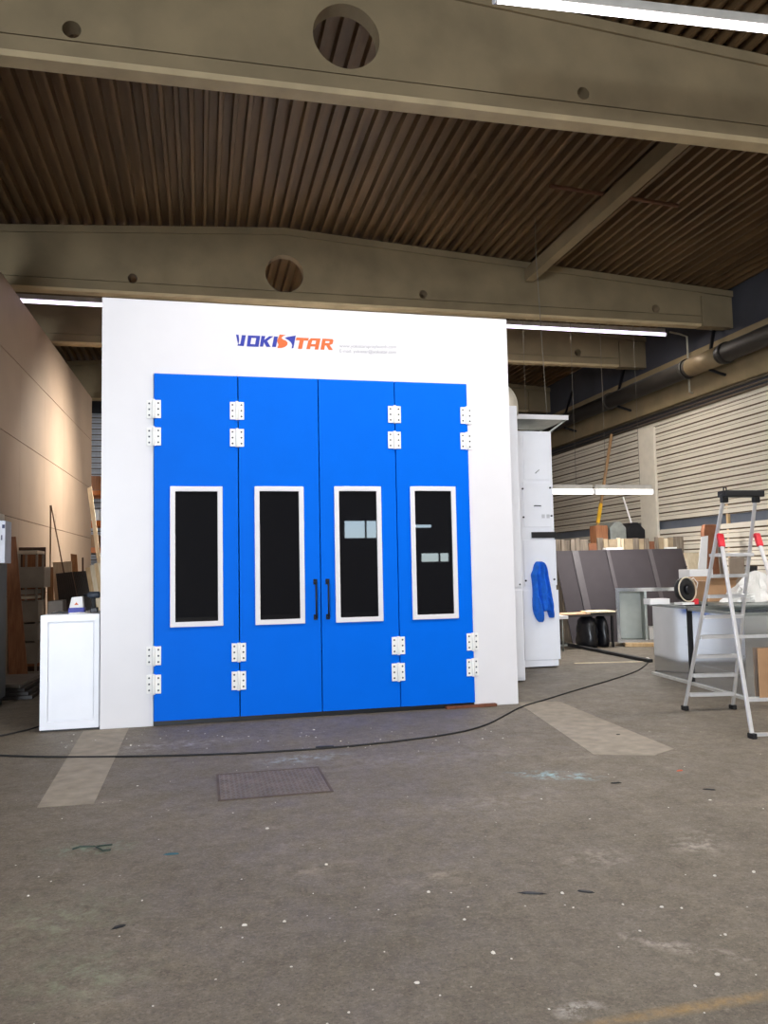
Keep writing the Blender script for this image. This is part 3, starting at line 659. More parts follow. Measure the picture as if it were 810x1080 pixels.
strip((-6, 6.4, zl), (10.93, 6.4, zl), .075, 'long thin strip light just behind the second roof beam', tube_b)
a, b, c_ = at(540,518.5,Y=5.5), at(626,518.5,Y=5.5), at(687,519,Y=5.5)
za = b.z
strip((a.x,5.5,za), (b.x-.03,5.5,za), .1, 'low hanging strip light nearest the air cabinet, left of a pair', tube_w, 'low hanging strip lights')
strip((b.x+.03,5.5,za), (c_.x,5.5,za), .1, 'low hanging strip light, right one of the pair before the slatted wall', tube_w, 'low hanging strip lights')

# dark sheets leaning, facing the camera
SY0, SY1 = 6.35, 6.85
sheet_x = [(584,618),(603,646),(639,691),(683,719)]
for k, (x0, x1) in enumerate(sheet_x):
    yo = -.022*k
    t0, t1 = at(x0,581-.02*(x0-590),Y=SY1+yo), at(x1,581-.02*(x1-590),Y=SY1+yo)
    b0, b1_ = Vector((t0.x+.12,SY0+yo,.0)), Vector((t1.x+.12,SY0+yo,.0))
    r = root('dark_sheet', (b0+b1_)/2, ['dark grey sheet nearest the white air cabinet, left end of the leaning row','second dark grey sheet from the air cabinet in the leaning row','third dark grey sheet from the air cabinet, the widest of the row','dark grey sheet at the right end of the leaning row'][k], 'sheet', 'dark grey leaning sheets')
    MB().prism([b0, b1_, t1, t0], (0,.018,0)).build('board', darksheet, r, bev=.002)
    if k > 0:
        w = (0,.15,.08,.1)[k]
        MB().prism([b0, b0+Vector((w,0,0)), t0+Vector((w,0,0)), t0], (0,-.003,0)).build('grey_stripe', greystrip, r)  # lighter grey stripe down the left side of the sheet
# upright offcuts behind them
x = 586; k = 0
offm = mat('muted_board', (176,156,126), .7, 0, .15, 6)
mm = [greyb, pl, greyb, pl, pw, brick, brick, pl, greyb, pl, pw]
while x < 722:
    w = random.choice((4,5,6,7,9)); m_ = greyb if x < 600 else (brick if 612 < x < 630 or 683 < x < 690 or 714 < x < 720 else random.choice((greyb, offm, offm, greyb, pl)))
    yb_ = SY1+.16+random.uniform(0,.25)
    tp = 569+random.uniform(-1,1.6)-(.02*(x-590))+(4 if m_ is brick else 0)
    a, b = at(x,tp,Y=yb_), at(x+w-.6,tp,Y=yb_)
    c3 = 'brick red' if m_ is brick else 'weathered grey' if m_ is greyb else 'muted beige' if m_ is offm else 'pale cream'
    tag(MB().box((a.x,yb_,0),(b.x,yb_+.05,a.z)).build('board_offcut', m_, bev=.004), c3+' board end upright in the row behind the dark grey sheets', 'board', c3+' board ends behind the dark sheets')
    x += w; k += 1
for x0, x1, y0, y1, lab in ((638,655,577.5,580,'white strip lying along the sheet tops, left one'),(703,712,577,579.5,'white strip lying along the sheet tops, right one')):
    a, b = at(x0,y1,Y=SY1+.02), at(x1,y0,Y=SY1+.02)
    tag(B((a.x,SY1-.05,a.z),(b.x,SY1+.12,b.z)).build('white_strip', paper), lab, 'strip')
# things standing behind / against the right wall
def lean_bar(name, p_top, p_bot, w, t, m_, label, cat):
    return tag(MB().bar(p_bot, p_top, w, t).build(name, m_, bev=.003), label, cat)
a, b = at(645,458,Y=9.3), at(628,568,Y=8.5)
lv = root('long_batten', b+(b-a)*(b.z/(a.z-b.z)), 'long wooden batten with a yellow section leaning on the slatted wall', 'batten')
MB().bar(b+(b-a)*(b.z/(a.z-b.z)), a, .06, .05).build('batten', mat('dull_batten', (150,118,84), .7, 0, .1), lv); q0, q1 = a.lerp(b,.68), a.lerp(b,.86)
MB().bar(q0, q1, .076, .056).build('yellow_section', mat('yellow_paint', (226,176,40), .5), lv)
a, b = at(657,524,Y=8.3), at(671,568,Y=8.1); lean_bar('white_batten', a, b+(b-a)*(b.z/(a.z-b.z)), .035, .03, paper, 'thin white batten leaning behind the board ends', 'batten')
a = at(612,572,Y=8.0)
def chamfer_box(x0, x1, y0, y1, Yd, m_, label, name='duct_fitting', cut=.35):
    p0_, p1_ = at(x0,y1,Y=Yd), at(x1,y0,Y=Yd); c_ = (p1_.x-p0_.x)*cut
    mb = MB().prism([(p0_.x,Yd,1.0),(p1_.x,Yd,1.0),(p1_.x,Yd,p1_.z-c_),(p1_.x-c_,Yd,p1_.z),(p0_.x+c_,Yd,p1_.z),(p0_.x,Yd,p1_.z-c_)], (0,.5,0))
    mb.box((p0_.x,Yd,0),(p1_.x,Yd+.5,1.0)); return tag(mb.build(name, m_, bev=.01), label, 'duct')
chamfer_box(644,660,550,570,7.45, galvd, 'grey chamfered duct fitting behind the board ends left of the pilaster')
chamfer_box(660.5,680,551,570,7.5, darkm, 'dark octagonal duct fitting right behind the grey chamfered one')
p0_, p1_ = at(629,570,Y=7.4), at(641,554,Y=7.4)
tag(B((p0_.x,7.4,0),(p1_.x,7.7,p1_.z)).build('crate_stack', br, bev=.01), 'brown box beside the yellow marked batten', 'box')
for x0, x1, lab in ((766.5,769.5,'thinner of two upright pine posts behind the stepladder'),(770.5,775.5,'thicker of two upright pine posts behind the stepladder')):
    a, b = at(x0,523,Y=5.6), at(x1,523,Y=5.6)
    tag(B((a.x,5.6,0),(b.x,5.66,a.z)).build('pine_post', pw, bev=.003), lab, 'post')
p0_, p1_ = at(744,590,Y=5.2), at(757,553,Y=5.2)
mb = MB().prism([(p0_.x,5.2,0),(p1_.x,5.2,0),(p1_.x+.02,5.2,p1_.z-.12),(p1_.x-.03,5.2,p1_.z),(p0_.x+.03,5.2,p1_.z),(p0_.x-.01,5.2,p1_.z-.15)], (0,.12,0))
tag(mb.build('brown_board', brick, bev=.02), 'reddish brown rounded board end left of the stepladder', 'board')
to_floor('white_board', [(740,566),(747,565),(745,606),(736,606)], 3.7, .1, .02, paper, 'tall narrow white board leaning left of the stepladder', 'board')
for o_ in (): pass
to_floor('cream_board', [(721,583),(737,583),(744,606),(728,606)], 4.25, .1, .02, pl, 'cream triangular looking board beside the tall white board', 'board')
to_floor('grey_board', [(757,575),(764,575),(768,612),(761,612)], 4.75, .1, .03, mat('grey_brown_bin', (0,0,0)), 'brown grey board slanting behind the stepladder rails', 'board')
to_floor('tan_panel', [(769,588),(785,588),(785,614),(770,614)], 4.2, .05, .03, mat('taupe_panel', (150,134,118), .6), 'taupe panel between the stepladder rails', 'panel')
to_floor('black_panel', [(789,597),(799,597),(798,612),(788,612)], 4.2, .05, .03, black, 'black panel behind the clear plastic film', 'panel')
a = at(727,612,Y=3.4)

# table with bags
tb = root('work_table', (9.2,6.0,0), 'low table topped with pale boards before the dark sheets', 'table')
TY = 5.4
zt = at(620,648,Y=TY).z; tx0, tx1 = at(588,648,Y=TY).x, at(649,648,Y=TY).x
B((tx0,TY,zt-.04),(tx1,TY+.5,zt)).build('tabletop', mat('dark_table', (60,56,54), .6), tb, bev=.004)
for x in (tx0+.05, tx1-.05):
    for y in (TY+.05, TY+.45): B((x-.02,y-.02,0),(x+.02,y+.02,zt-.04)).build('leg', darkm, tb)
a, b = at(592,647,Y=TY), at(649,647,Y=TY); mid = at(622,647,Y=TY)
tag(B((a.x,TY-.03,zt+.001),(mid.x,TY+.45,zt+.022)).build('pine_sheet', mat('pink_pine', (228,186,150), .6), bev=.002), 'peach coloured board lying on the left of the low table', 'board')
tag(MB().prism([(mid.x-.1,TY-.06,zt+.024),(b.x,TY-.02,zt+.024),(b.x,TY+.4,zt+.024),(mid.x,TY+.4,zt+.024)], (0,0,.03)).build('pale_sheet', pl, bev=.004), 'pale cream sheet lying on the right of the low table', 'sheet')
def bag(x0, x1, y0, y1, z1, label):
    mb = MB(); n = 18; vs = []; rows = 8
    for j in range(rows+1):
        t = j/rows; r = (1.0, 1.1, 1.12, 1.1, 1.08, 1.04, .98, .86, .5)[j]
        for i in range(n):
            an = 2*PI*i/n; k = 1+.06*math.sin(5*an+j*1.3)+.05*math.sin(9*an-j)
            vs.append(((x0+x1)/2+(x1-x0)/2*.9*r*k*math.cos(an), (y0+y1)/2+(y1-y0)/2*.9*r*k*math.sin(an), .002+z1*t))
    mb.add(vs, [(j*n+i, j*n+(i+1)%n, (j+1)*n+(i+1)%n, (j+1)*n+i) for j in range(rows) for i in range(n)]+[list(range(n))[::-1], [rows*n+i for i in range(n)]], True)
    o = mb.build('plastic_bag', mat('black_bin_bag', (20,20,24), .28, 0, .2), bev=0); return tag(o, label, 'bag', 'black bags under the table')
a, b, c_ = at(606,675,Y=TY+.1), at(632,675,Y=TY+.1), at(649,675,Y=TY+.1)
bag(a.x+.15,b.x-.01,TY-.05,TY+.5,zt-.05,'black bin bag at left under the low table'); bag(b.x+.01,c_.x-.1,TY+.03,TY+.5,zt-.06,'black bin bag at right under the low table')
bench = root('white_trestle', (8.3,5.2,0), 'small white topped trestle beside the foot of the air cabinet', 'trestle')
a, b = at(575,652,Y=5.0), at(599.5,652,Y=5.0)
B((a.x,5.0,a.z-.03),(b.x,5.4,a.z+.03)).build('top', paper, bench, bev=.005)
for x in (at(594,660,Y=5.0).x, a.x+.05):
    for y in (5.03,5.37): MB().tube([(x,y,0),(x,y,a.z-.03)], .015, 10).build('leg', galvd, bench)
B((a.x+.05,5.02,.1),(b.x-.03,5.05,.13)).build('cross_bar', galvd, bench)
# floor rail
a, b = at(588,677.5,Z=.03), at(686,697,Z=.03)
tag(MB().bar(a, b, .09, .05, (0,0,1)).build('steel_rail', rubber, bev=.003), 'black bar lying along the floor from the trestle to the ducts', 'bar')
a, b = at(606,699.5,Z=.004), at(686,697.5,Z=.004)
tag(MB().bar(a, b, .03, .008, (0,0,1)).build('pale_lath', pl), 'thin pale lath flat on the floor in front of the black bar', 'lath')

# galvanized frame duct
q_ = at(653.5,680.5,Z=.02)
fd = root('square_duct', (q_.x,q_.y,0), 'open square galvanized duct section standing left of the big ducts', 'duct')
ya_ = math.radians(-24)
MF = Matrix.Translation((q_.x, q_.y, 0)) @ Matrix.Rotation(ya_, 4, 'Z')
dz0, dz1, dw, dd_ = .09, at(654,622,Y=q_.y).z, 1.25, .55
um = (at(679,650,Y=q_.y).x-q_.x)*.9
def fbox(a, b, name, m_): MB().box(a, b, MF).build(name, m_, fd, bev=.003)
fbox((0,0,dz0),(.02,dd_,dz1),'side_wall',galv); fbox((dw-.02,0,dz0),(dw,dd_,dz1),'side_wall',galv)
fbox((.02,0,dz1-.02),(dw-.02,dd_,dz1),'top_wall',galvd); fbox((.02,0,dz0),(dw-.02,dd_,dz0+.02),'bottom_wall',galvd)
fbox((.02,dd_-.02,dz0+.02),(um,dd_,dz1-.02),'back_panel',mat('pale_metal', (176,178,168), .5, .3, .08))
fbox((um,0,dz0+.02),(um+.05,dd_,dz1-.02),'divider',galvd)
MB().plate([(-.03,dz0-.02),(dw+.03,dz0-.02),(dw+.03,dz1+.035),(-.03,dz1+.035)], [[(.03,dz0+.04),(dw-.03,dz0+.04),(dw-.03,dz1-.035),(.03,dz1-.035)]], lambda x, z: MF@Vector((x,-.02,z)), (0,.0195,0)).build('flange', galv, fd)
tag(MB().box((.1,-.12,.001),(dw-.1,dd_,.068), MF).build('timber_block', pw, bev=.004), 'pale timber block under the open square duct', 'block')
tag(MB().box((um+.08,.1,dz0+.021),(um+.22,.3,dz0+.28), MF).build('white_carton', paper, bev=.004), 'small white carton inside the open square duct', 'carton')
# big galvanized ducts, open topped
def big_duct(p_a, p_b, width, h, label):
    """p_a far and p_b near floor corner of the left face; runs width to the right"""
    pa_, pb_ = Vector(p_a), Vector(p_b); dd = (pb_-pa_).normalized(); rr = Vector((-dd.y, dd.x, 0)); Ln = (pb_-pa_).length
    r = root('galvanized_duct', (pa_+pb_)/2+rr*width/2, label, 'duct', 'big galvanized ducts')
    M = Matrix(((rr.x, dd.x, 0, pa_.x), (rr.y, dd.y, 0, pa_.y), (0, 0, 1, 0), (0, 0, 0, 1)))
    t = .012; z0 = .035
    def facewall(mb, u0, u1, v0, v1, nrm_):   # wall sheet with stiffening creases
        mb.box((u0,v0,z0),(u1,v1,h-.03), M)
    for nm, (u0,u1,v0,v1) in (('side_wall',(0,t,0,Ln)),('side_wall',(width-t,width,0,Ln)),('end_wall',(t,width-t,0,t)),('end_wall',(t,width-t,Ln-t,Ln))):
        mb = MB(); mb.box((u0,v0,z0),(u1,v1,h-.03), M)
        for zc in (.26,.5,.74):       # pressed beads
            zc = z0+(h-.065)*zc
            if nm == 'side_wall' and u0 == 0: mb.box((-.004,.03,zc-.006),(0,Ln-.03,zc+.006), M)
            if nm == 'end_wall' and v0 > .1: mb.box((.03,Ln,zc-.006),(width-.03,Ln+.004,zc+.006), M)
        mb.build(nm, galv, r)
    for z, nm, m_ in ((0,'bottom_flange',mat('pale_flange',(206,204,196),.5,.2)),(h-.03,'top_flange',galvd)):
        mb = MB()
        mb.box((-.035,-.035,z+.001),(.03,Ln+.035,z+.034), M); mb.box((width-.03,-.035,z+.001),(width+.035,Ln+.035,z+.034), M)
        mb.box((.03,-.035,z+.001),(width-.03,.03,z+.034), M); mb.box((.03,Ln-.03,z+.001),(width-.03,Ln+.035,z+.034), M); mb.build(nm, m_, r)
    MB().box((.02,.02,h*.45),(width-.02,Ln-.02,h*.45+.012), M).build('inner_baffle', galvd, r)
    return r, M, Ln
A, Bm, Cn = Vector((7.44,1.66,0)), Vector((7.345,.62,0)), Vector((7.2,-.66,0))
gap = (Bm-A).normalized()*.115
big_duct(A, Bm-gap*.5, 1.5, 1.02, 'far one of the two big galvanized ducts behind the stepladder')
rd, MD, LD = big_duct(Bm+gap*.5, Cn, 1.5, 1.0, 'near one of the two big galvanized ducts behind the stepladder')
mb = MB().box((-.03,-.077,.04),(.1,-.038,1.0), MD); tag(mb.build('gasket_strip', rubber), 'black gasket strip in the joint between the two big ducts', 'gasket')
p0_ = MD@Vector((.22,LD+.012,.0)); 
tag(MB().box((.12,LD+.04,.002),(1.35,LD+.05,.6), MD).build('reflection_sheet', card, bev=.002), 'brown sheet standing for the reflection in the near end of the near duct', 'reflection')  # brown reflection in the duct end, built as a coloured sheet

p_, q_ = at(682.5,635,Y=1.5), at(703,630,Y=1.5)
tag(B((p_.x,1.42,1.021),(q_.x,1.6,1.1)).build('foam_slab', paper, bev=.004), 'white foam slab lying on the left far corner of the big ducts', 'slab')
# things lying on the ducts (rest on a board across the open top)
tag(MB().box((.25,-.03,1.035),(1.45,.5,1.055), MD).build('cover_board', galvd), 'grey board laid across the open top of the ducts', 'board')
hp = at(722,622,Y=.55)
he = root('hose_reel', (hp.x,.55,1.056), 'black round hose reel with white rim on top of the ducts', 'reel')
c0 = Vector((hp.x, .55, hp.z)); ax = Vector((.25,-1,.1)).normalized()
sx = ax.cross(Vector((0,0,1))).normalized(); sz = sx.cross(ax)
def ring(c_, r, th, n=28): return [c_+(sx*math.cos(2*PI*k/n)+sz*math.sin(2*PI*k/n))*r for k in range(n+1)]
rr_ = max(.1, hp.z-1.08)
MB().tube([c0-ax*.05, c0-ax*.03, c0+ax*.03, c0+ax*.05], [rr_*.7,rr_*.93,rr_*.93,rr_*.7], 28).build('drum', black, he)
MB().tube(ring(c0+ax*.05, rr_*.92, .01), .009, 8, False).build('rim', mat('cream_rim', (206,190,164), .5), he)
MB().tube([c0+ax*.05, c0+ax*.09], [rr_*.4, rr_*.3], 20).build('hub', darkm, he)
MB().box((c0.x-.09,.48,1.056),(c0.x+.09,.66,1.085)).build('foot', paper, he)
MB().tube([c0+Vector((.02,0,rr_*.5)), c0+Vector((.14,0,rr_*.9)), c0+Vector((.2,0,rr_*.5)), c0+Vector((.17,0,-.02))], .006, 8).build('hose', paper, he)
B((c0.x+.1,.5,1.056),(c0.x+.17,.6,1.13)).build('nozzle', red, he, bev=.006)
p0_, p1_ = at(733,633,Y=1.3), at(762,612,Y=1.3)
cbx = root('cardboard_carton', ((p0_.x+p1_.x)/2,1.3,1.03), 'brown open carton on the ducts left of the stepladder', 'carton')
tag(MB().box((p0_.x-.1,.72,1.036),(p1_.x+.6,1.38,1.056)).build('cover_board', galvd), 'grey board laid over the far duct under the carton', 'board')
MB().box((p0_.x,1.0,1.058),(p1_.x,1.36,p1_.z)).build('walls', card, cbx, bev=.004)
for s in (0, 1):
    y = 1.0 if s == 0 else 1.36
    MB().hexa([(p0_.x,y,p1_.z+.001),(p1_.x,y,p1_.z+.001),(p1_.x,y+.004,p1_.z+.001),(p0_.x,y+.004,p1_.z+.001),(p0_.x+.02,y+(-.1 if s==0 else .1),p1_.z+.06),(p1_.x-.02,y+(-.1 if s==0 else .1),p1_.z+.06),(p1_.x-.02,y+(-.096 if s==0 else .104),p1_.z+.06),(p0_.x+.02,y+(-.096 if s==0 else .104),p1_.z+.06)]).build('flap', card, cbx)
p0_, p1_ = at(728,616,Y=2.2), at(752,600,Y=2.2)
tag(MB().box((p0_.x,2.2,p0_.z-.1),(p1_.x,2.5,p1_.z)).box((p0_.x+.02,2.22,0),(p1_.x-.02,2.48,p0_.z-.1)).build('white_block', paper, bev=.01), 'white block standing behind the carton and hose reel', 'block')
# crumpled clear plastic film
def film():
    c_ = at(803,626,Y=.6); mb = MB(); n = 30; rows = 12; vs = []
    for j in range(rows+1):
        t = j/rows; z = 1.058+(.42)*t
        r = .36*(1-t)**.55+.015
        for i in range(n):
            an = 2*PI*i/n; k = 1+.2*math.sin(3*an+4*t)+.14*math.sin(7*an-6*t)+.1*math.sin(13*an+9*t)
            vs.append((c_.x+r*1.1*k*math.cos(an)+.04*t, .75+r*.5*k*math.sin(an), z))
    mb.add(vs, [(j*n+i, j*n+(i+1)%n, (j+1)*n+(i+1)%n, (j+1)*n+i) for j in range(rows) for i in range(n)]+[list(range(n))[::-1], [rows*n+i for i in range(n)]], False)
    fm = mat('milky_plastic_film', (246,243,236), .25, 0, .06); fm.node_tree.nodes['Principled BSDF'].inputs['Transmission Weight'].default_value = .25
    tag(mb.build('plastic_film', fm), 'crumpled milky plastic film heaped on the ducts at the right edge', 'plastic film')
film()

# ------------------------------------------------------------------ stepladder
ld = root('stepladder', (6.3,-1.7,0), 'tall aluminium stepladder with red joints standing in front of the ducts', 'ladder')
Lf, Rf = at(722.5,749,Z=0), at(773,748,Z=0); LY = -1.75
Lt, Rt = at(763.5,523,Y=LY), at(797,524,Y=LY); Rt.z = Lt.z
L_ = lambda t: Lf.lerp(Lt, t)
R2 = lambda t: Rf.lerp(Rt, t)
MB().bar(Lf+Vector((0,0,.03)), Lt, .024, .036, (1,0,0)).build('stile', alu, ld, bev=.006); MB().bar(Rf+Vector((0,0,.03)), Rt, .024, .036, (1,0,0)).build('stile', alu, ld, bev=.006)
hgt = Lt.z
def t_at(py):   # step height parameter from photo row on left stile
    best = min((abs(( lambda v: 540-FPX*(v.dot(up)/v.dot(fw)))(L_(k/500)-CP)-py), k/500) for k in range(500)); return best[1]
steps = [818,747,677,604,530,455,378,300]
for s_ in steps:
    t = t_at(500+s_/3.522); a, b = L_(t), R2(t); b.z = a.z
    mb = MB(); 
    e = (b-a).normalized(); f_ = Vector((e.y,-e.x,0))
    o = lambda u, v, w_: a.lerp(b, u)+f_*v+Vector((0,0,w_))
    i0, i1 = .03, .97
    wd = .04 if s_ > 310 else .10
    mb.hexa([o(i0,-wd,-.02),o(i1,-wd,-.02),o(i1,wd,-.02),o(i0,wd,-.02),o(i0,-wd,.012),o(i1,-wd,.012),o(i1,wd,.012),o(i0,wd,.012)])
    for k in range(-2, 3): mb.hexa([o(i0,k*wd*.36-.004,.0122),o(i1,k*wd*.36-.004,.0122),o(i1,k*wd*.36+.004,.0122),o(i0,k*wd*.36+.004,.0122),o(i0,k*wd*.36-.003,.016),o(i1,k*wd*.36-.003,.016),o(i1,k*wd*.36+.003,.016),o(i0,k*wd*.36+.003,.016)])
    mb.build('tread' if s_ > 310 else 'platform', alu, ld, bev=.002)
# rear legs
Q0 = at(793.5,779,Z=0); ofs = (Rf-Lf)*1.16; Q1 = Q0+ofs
tj = t_at(566); JL, JR = L_(tj), R2(tj)
sh = Vector((.02,-.035,0)); sh2 = Vector((.09,-.035,0))
rl0, rl1 = JL+sh, JR+sh2*.6
MB().bar(Q0+Vector((0,0,.03)), rl0, .024, .038, (1,0,0)).build('rear_leg', alu, ld, bev=.006); MB().bar(Q1+Vector((0,0,.03)), rl1, .024, .038, (1,0,0)).build('rear_leg', alu, ld, bev=.006)
for k, (A_, J_) in enumerate(((Q0, rl0), (Q1, rl1))):
    d_ = (A_-J_).normalized()
    MB().bar(J_-d_*.03, J_+d_*.12, .04, .066, (1,0,0)).build('hinge_joint', red, ld, bev=.01)
for py in (671.5, 738.5, 775):
    tt = min((abs((lambda v: 540-FPX*(v.dot(up)/v.dot(fw)))(rl0.lerp(Q0, k/400)-CP)-py), k/400) for k in range(401))[1]
    MB().bar(rl0.lerp(Q0, tt), rl1.lerp(Q1, tt), .03, .022).build('cross_bar', alu, ld)
for q_ in (Lf, Rf, Q0, Q1): B((q_.x-.024,q_.y-.04,0),(q_.x+.024,q_.y+.04,.05)).build('rubber_foot', rubber, ld, bev=.006)
# top tray / grab bar
e = (Rt-Lt).normalized(); f_ = Vector((e.y,-e.x,0))
mb = MB(); mb.bar(Lt-e*.03+Vector((0,0,.02)), Rt+e*.06+Vector((0,0,.02)), .13, .065, (0,0,1)); mb.bar(Lt+Vector((0,0,-.07)), Lt+Vector((0,0,.02)), .045, .075, (1,0,0)); mb.bar(Rt+Vector((0,0,-.07)), Rt+Vector((0,0,.02)), .045, .075, (1,0,0))
mb.build('top_tray', black, ld, bev=.008)
MB().tube([Lt+Vector((-.0,0,.045)), Lt+Vector((.0,0,.085)), Lt+Vector((.03,0,.085)), Lt+Vector((.03,0,.045))], .007, 8).build('hook', darkm, ld)

# ------------------------------------------------------------------ floor things
pts = [(-40,795),(0,797),(60,798.5),(130,798),(200,796.5),(270,794),(340,789.5),(400,784),(450,778),(490,771.5),(515,764),(535,753),(550,745),(575,738),(600,730),(640,718.5),(662,711.5),(678,705),(684,698)]
P = [at(*q, Z=.008) for q in pts]
cu = bpy.data.curves.new('floor_cable', 'CURVE'); cu.dimensions = '3D'; cu.bevel_depth = .0085; cu.bevel_resolution = 3
sp_ = cu.splines.new('NURBS'); sp_.points.add(len(P)-1); sp_.use_endpoint_u = True; sp_.order_u = 3
for s_, p in zip(sp_.points, P): s_.co = (*p, 1)
tmp = bpy.data.objects.new('tmp', cu); COL.objects.link(tmp)
me = bpy.data.meshes.new_from_object(tmp.evaluated_get(bpy.context.evaluated_depsgraph_get())); bpy.data.objects.remove(tmp)
me.materials.clear(); me.materials.append(rubber)
cb = root('floor_cable', P[8], 'long black cable snaking across the floor in front of the booth', 'cable')
o = bpy.data.objects.new('cord', me); COL.objects.link(o); o.parent = cb; me.transform(Matrix.Translation(-P[8]))
p, q = at(333,788.5,Z=.012), at(352,787.5,Z=.012); MB().bar(p, q, .03, .022, (0,0,1)).build('connector', black, cb, bev=.004)
p = at(685,696,Z=.02); MB().bar(p, p+Vector((.03,.12,.01)), .04, .035, (0,0,1)).build('plug', paper, cb, bev=.004)
p, q = at(-30,782,Z=.01), at(48,764,Z=.01)
tag(MB().tube([p, at(10,774,Z=.01), at(30,769.5,Z=.01), q], .008, 8).build('thin_cable', rubber), 'thin dark cable by the left foot of the low white cabinet', 'cable')
# hatch
hq = [at(*v, Z=0) for v in ((228,818.5),(337,808.5),(350,835),(230,846))]
hx0, hx1, hy0, hy1 = (hq[0].x+hq[3].x)/2, (hq[1].x+hq[2].x)/2, (hq[2].y+hq[3].y)/2, (hq[0].y+hq[1].y)/2
hh = root('floor_hatch', ((hx0+hx1)/2,(hy0+hy1)/2,0), 'rusty checker plate hatch cover set in the floor before the doors', 'hatch')
hmat = mat('worn_checker_plate', (112,101,90), .5, .35, .25, 7)
mb = MB().box((hx0+.02,hy0+.02,.0006),(hx1-.02,hy1-.02,.006))
nx_, ny_ = 22, 19
for i in range(nx_):
    for j in range(ny_):
        x = hx0+.04+(hx1-hx0-.08)*i/(nx_-1); y = hy0+.04+(hy1-hy0-.08)*j/(ny_-1); s = 1 if (i+j)%2 else -1
        c_, s_ = math.cos(s*PI/4)*.016, math.sin(s*PI/4)*.016; n1, n2 = -s_*.3, c_*.3
        mb.add([(x-c_-n1,y-s_-n2,.006),(x+c_-n1,y+s_-n2,.006),(x+c_+n1,y+s_+n2,.006),(x-c_+n1,y-s_+n2,.006),(x-c_*.7,y-s_*.7,.0095),(x+c_*.7,y+s_*.7,.0095)], [(0,1,5,4),(1,2,5),(2,3,4,5),(3,0,4)])
mb.build('checker_plate', hmat, hh)
mb = MB().box((hx0,hy0,.0004),(hx0+.018,hy1,.008)).box((hx1-.018,hy0,.0004),(hx1,hy1,.008)).box((hx0+.018,hy0,.0004),(hx1-.018,hy0+.018,.008)).box((hx0+.018,hy1-.018,.0004),(hx1-.018,hy1,.008)); mb.build('edge_frame', mat('rust_edge', (92,78,68), .7, .3, .2), hh)
# small litter
def chip(mb, p, r, flat=.35, el=1, rot=0):
    n = 6; vs = [];  h = r*flat
    for z, k in ((.0006,1),(h,.7)):
        for i in range(n):
            an = 2*PI*i/n; k2 = k*random.uniform(.7,1.1); x, y = r*el*k2*math.cos(an), r*k2*math.sin(an)
            vs.append((p.x+x*math.cos(rot)-y*math.sin(rot), p.y+x*math.sin(rot)+y*math.cos(rot), z))
    mb.add(vs, [list(range(n))[::-1], list(range(n,2*n))]+[(i,(i+1)%n,n+(i+1)%n,n+i) for i in range(n)])
mb = MB()
for q in [(452,941),(571,843),(622,864),(749,844),(698,957),(719,958),(657,954),(757,1028),(675,982),(282,874),(344,912),(294,1060),(368,1068),(258,976),(593,942),(490,970),(754,924),(795,920),(300,972),(150,950),(30,945),(440,1037),(520,1005),(765,986),(733,1040),(145,829),(331,770),(318,773)]:
    chip(mb, g(*q), random.uniform(.006,.013), .5, random.uniform(.8,1.5), random.uniform(0,3))
for k in range(70):
    p = g(random.uniform(0,810), 760+320*random.random()**1.3)
    if p.y < -.1: chip(mb, p, random.uniform(.003,.006), .5, 1.2, random.uniform(0,3))
for k in range(60):
    p = g(random.uniform(60,540), random.uniform(768,790))
    if p.y < -.1: chip(mb, p, random.uniform(.004,.01), .5, 1.2, random.uniform(0,3))
o = tag(mb.build('paint_chips', mat('chalky_chip', (214,208,196), .8)), 'scattered small white chips on the concrete floor', 'litter'); o['kind'] = 'stuff'
for (x, y, L_, an, m_, lab) in [(562,942.5,.17,-.4,black,'dark splinter lying on the floor right of centre'),(617,940.5,.11,-.6,black,'smaller dark splinter right of the long one on the floor'),(650,826,.12,-.1,rubber,'dark strip on the floor left of the stepladder shadow'),(748,833,.1,-.5,rubber,'dark strip on the floor below the stepladder'),(125,978,.08,.5,rubber,'dark curled scrap on the floor at lower left'),(182,901,.1,-.1,mat('teal_scrap',(40,86,96),.6),'teal scrap on the floor at left'),(652,775,.06,0,rubber,'black scrap on the pale strip at right'),(717,813,.07,.2,mat('orange_scrap',(196,84,44),.6),'orange scrap on the floor left of the ladder foot')]:
    mb = MB(); p = g(x, y); chip(mb, p, .016, .4, L_/.032, an); tag(mb.build('floor_scrap', m_), lab, 'scrap')
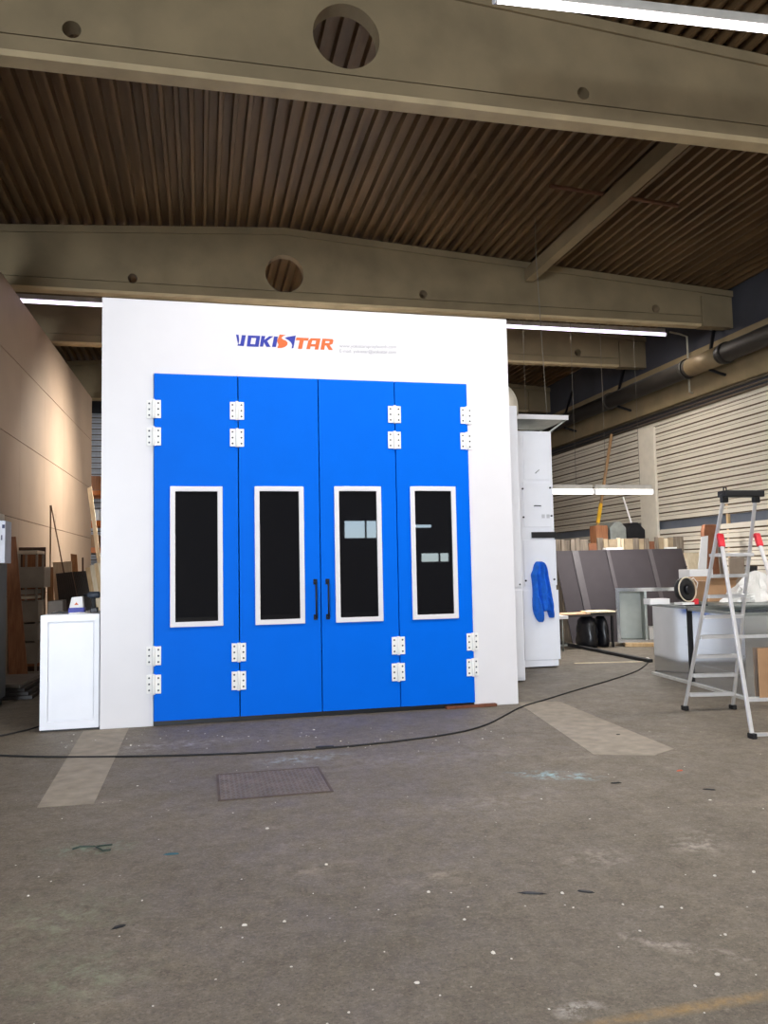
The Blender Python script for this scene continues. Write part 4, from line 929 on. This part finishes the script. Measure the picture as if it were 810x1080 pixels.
p = g(95,896); mb = MB(); mb.tube([(p.x-.1,p.y+.02,.006),(p.x-.06,p.y+.04,.01),(p.x+.03,p.y+.01,.012),(p.x+.12,p.y+.03,.008)], .005, 8); mb.tube([(p.x+.03,p.y+.01,.012),(p.x+.08,p.y-.07,.01),(p.x+.12,p.y-.06,.008)], .005, 8)
tag(mb.build('tangled_tie', mat('dark_green_wire', (44,58,50), .6)), 'dark tangled piece of wire on a greenish stain at left', 'wire')

# ------------------------------------------------------------------ light
wd = bpy.data.worlds.new('world'); S.world = wd; wd.use_nodes = True
wn = wd.node_tree; bg = wn.nodes['Background']
sky = wn.nodes.new('ShaderNodeTexSky'); sky.sky_type = 'HOSEK_WILKIE'; sky.turbidity = 4; sky.sun_direction = (.3,.6,.5)
wn.links.new(sky.outputs[0], bg.inputs['Color']); bg.inputs['Strength'].default_value = 45
def area(name, loc, target, sx_, sy_, power, col=(1,1,1), spread=PI):
    l = bpy.data.lights.new(name, 'AREA'); l.shape = 'RECTANGLE'; l.size = sx_; l.size_y = sy_; l.energy = power; l.color = col; l.spread = spread
    o = bpy.data.objects.new(name, l); COL.objects.link(o); o.location = loc
    o.rotation_euler = (Vector(target)-Vector(loc)).to_track_quat('-Z', 'Y').to_euler(); return o
LW = (1, .97, .96)
area('front_row_light', (5.8,-3.02,6.22), (5.8,-3.02,0), 11, .12, 500, LW)
area('rear_row_light', (2.5,-8.6,6.2), (2.5,-8.6,0), 13, .2, 200, LW)
area('back_row_light', (6,6.4,zl-.06), (6,6.4,0), 9, .1, 300, (1,.93,.84))
area('far_row_light', (1.5,9.3,5.6), (-2.0,9.0,3.2), .3, 1.4, 120, (1,.93,.84), PI*.5)
area('rack_fill_light', (2.2,13.0,6.1), (0,14.5,0), 4, .12, 150, (1,.95,.9))  # unseen lamp added to brighten the rack at the back
area('low_strip_light', (9.2,5.45,za-.08), (9.2,5.45,0), 2.2, .1, 90, LW)
area('rear_daylight_fill', (-4.4,YB+.4,2.8), (3,0,2.0), 4.2, 4.4, 3300, (.82,.9,1))  # unseen daylight fill from behind the camera; the wall has no gate here

S.view_settings.view_transform = 'Standard'; S.view_settings.look = 'None'; S.view_settings.exposure = .14; S.view_settings.gamma = 1
S.view_settings.use_curve_mapping = False
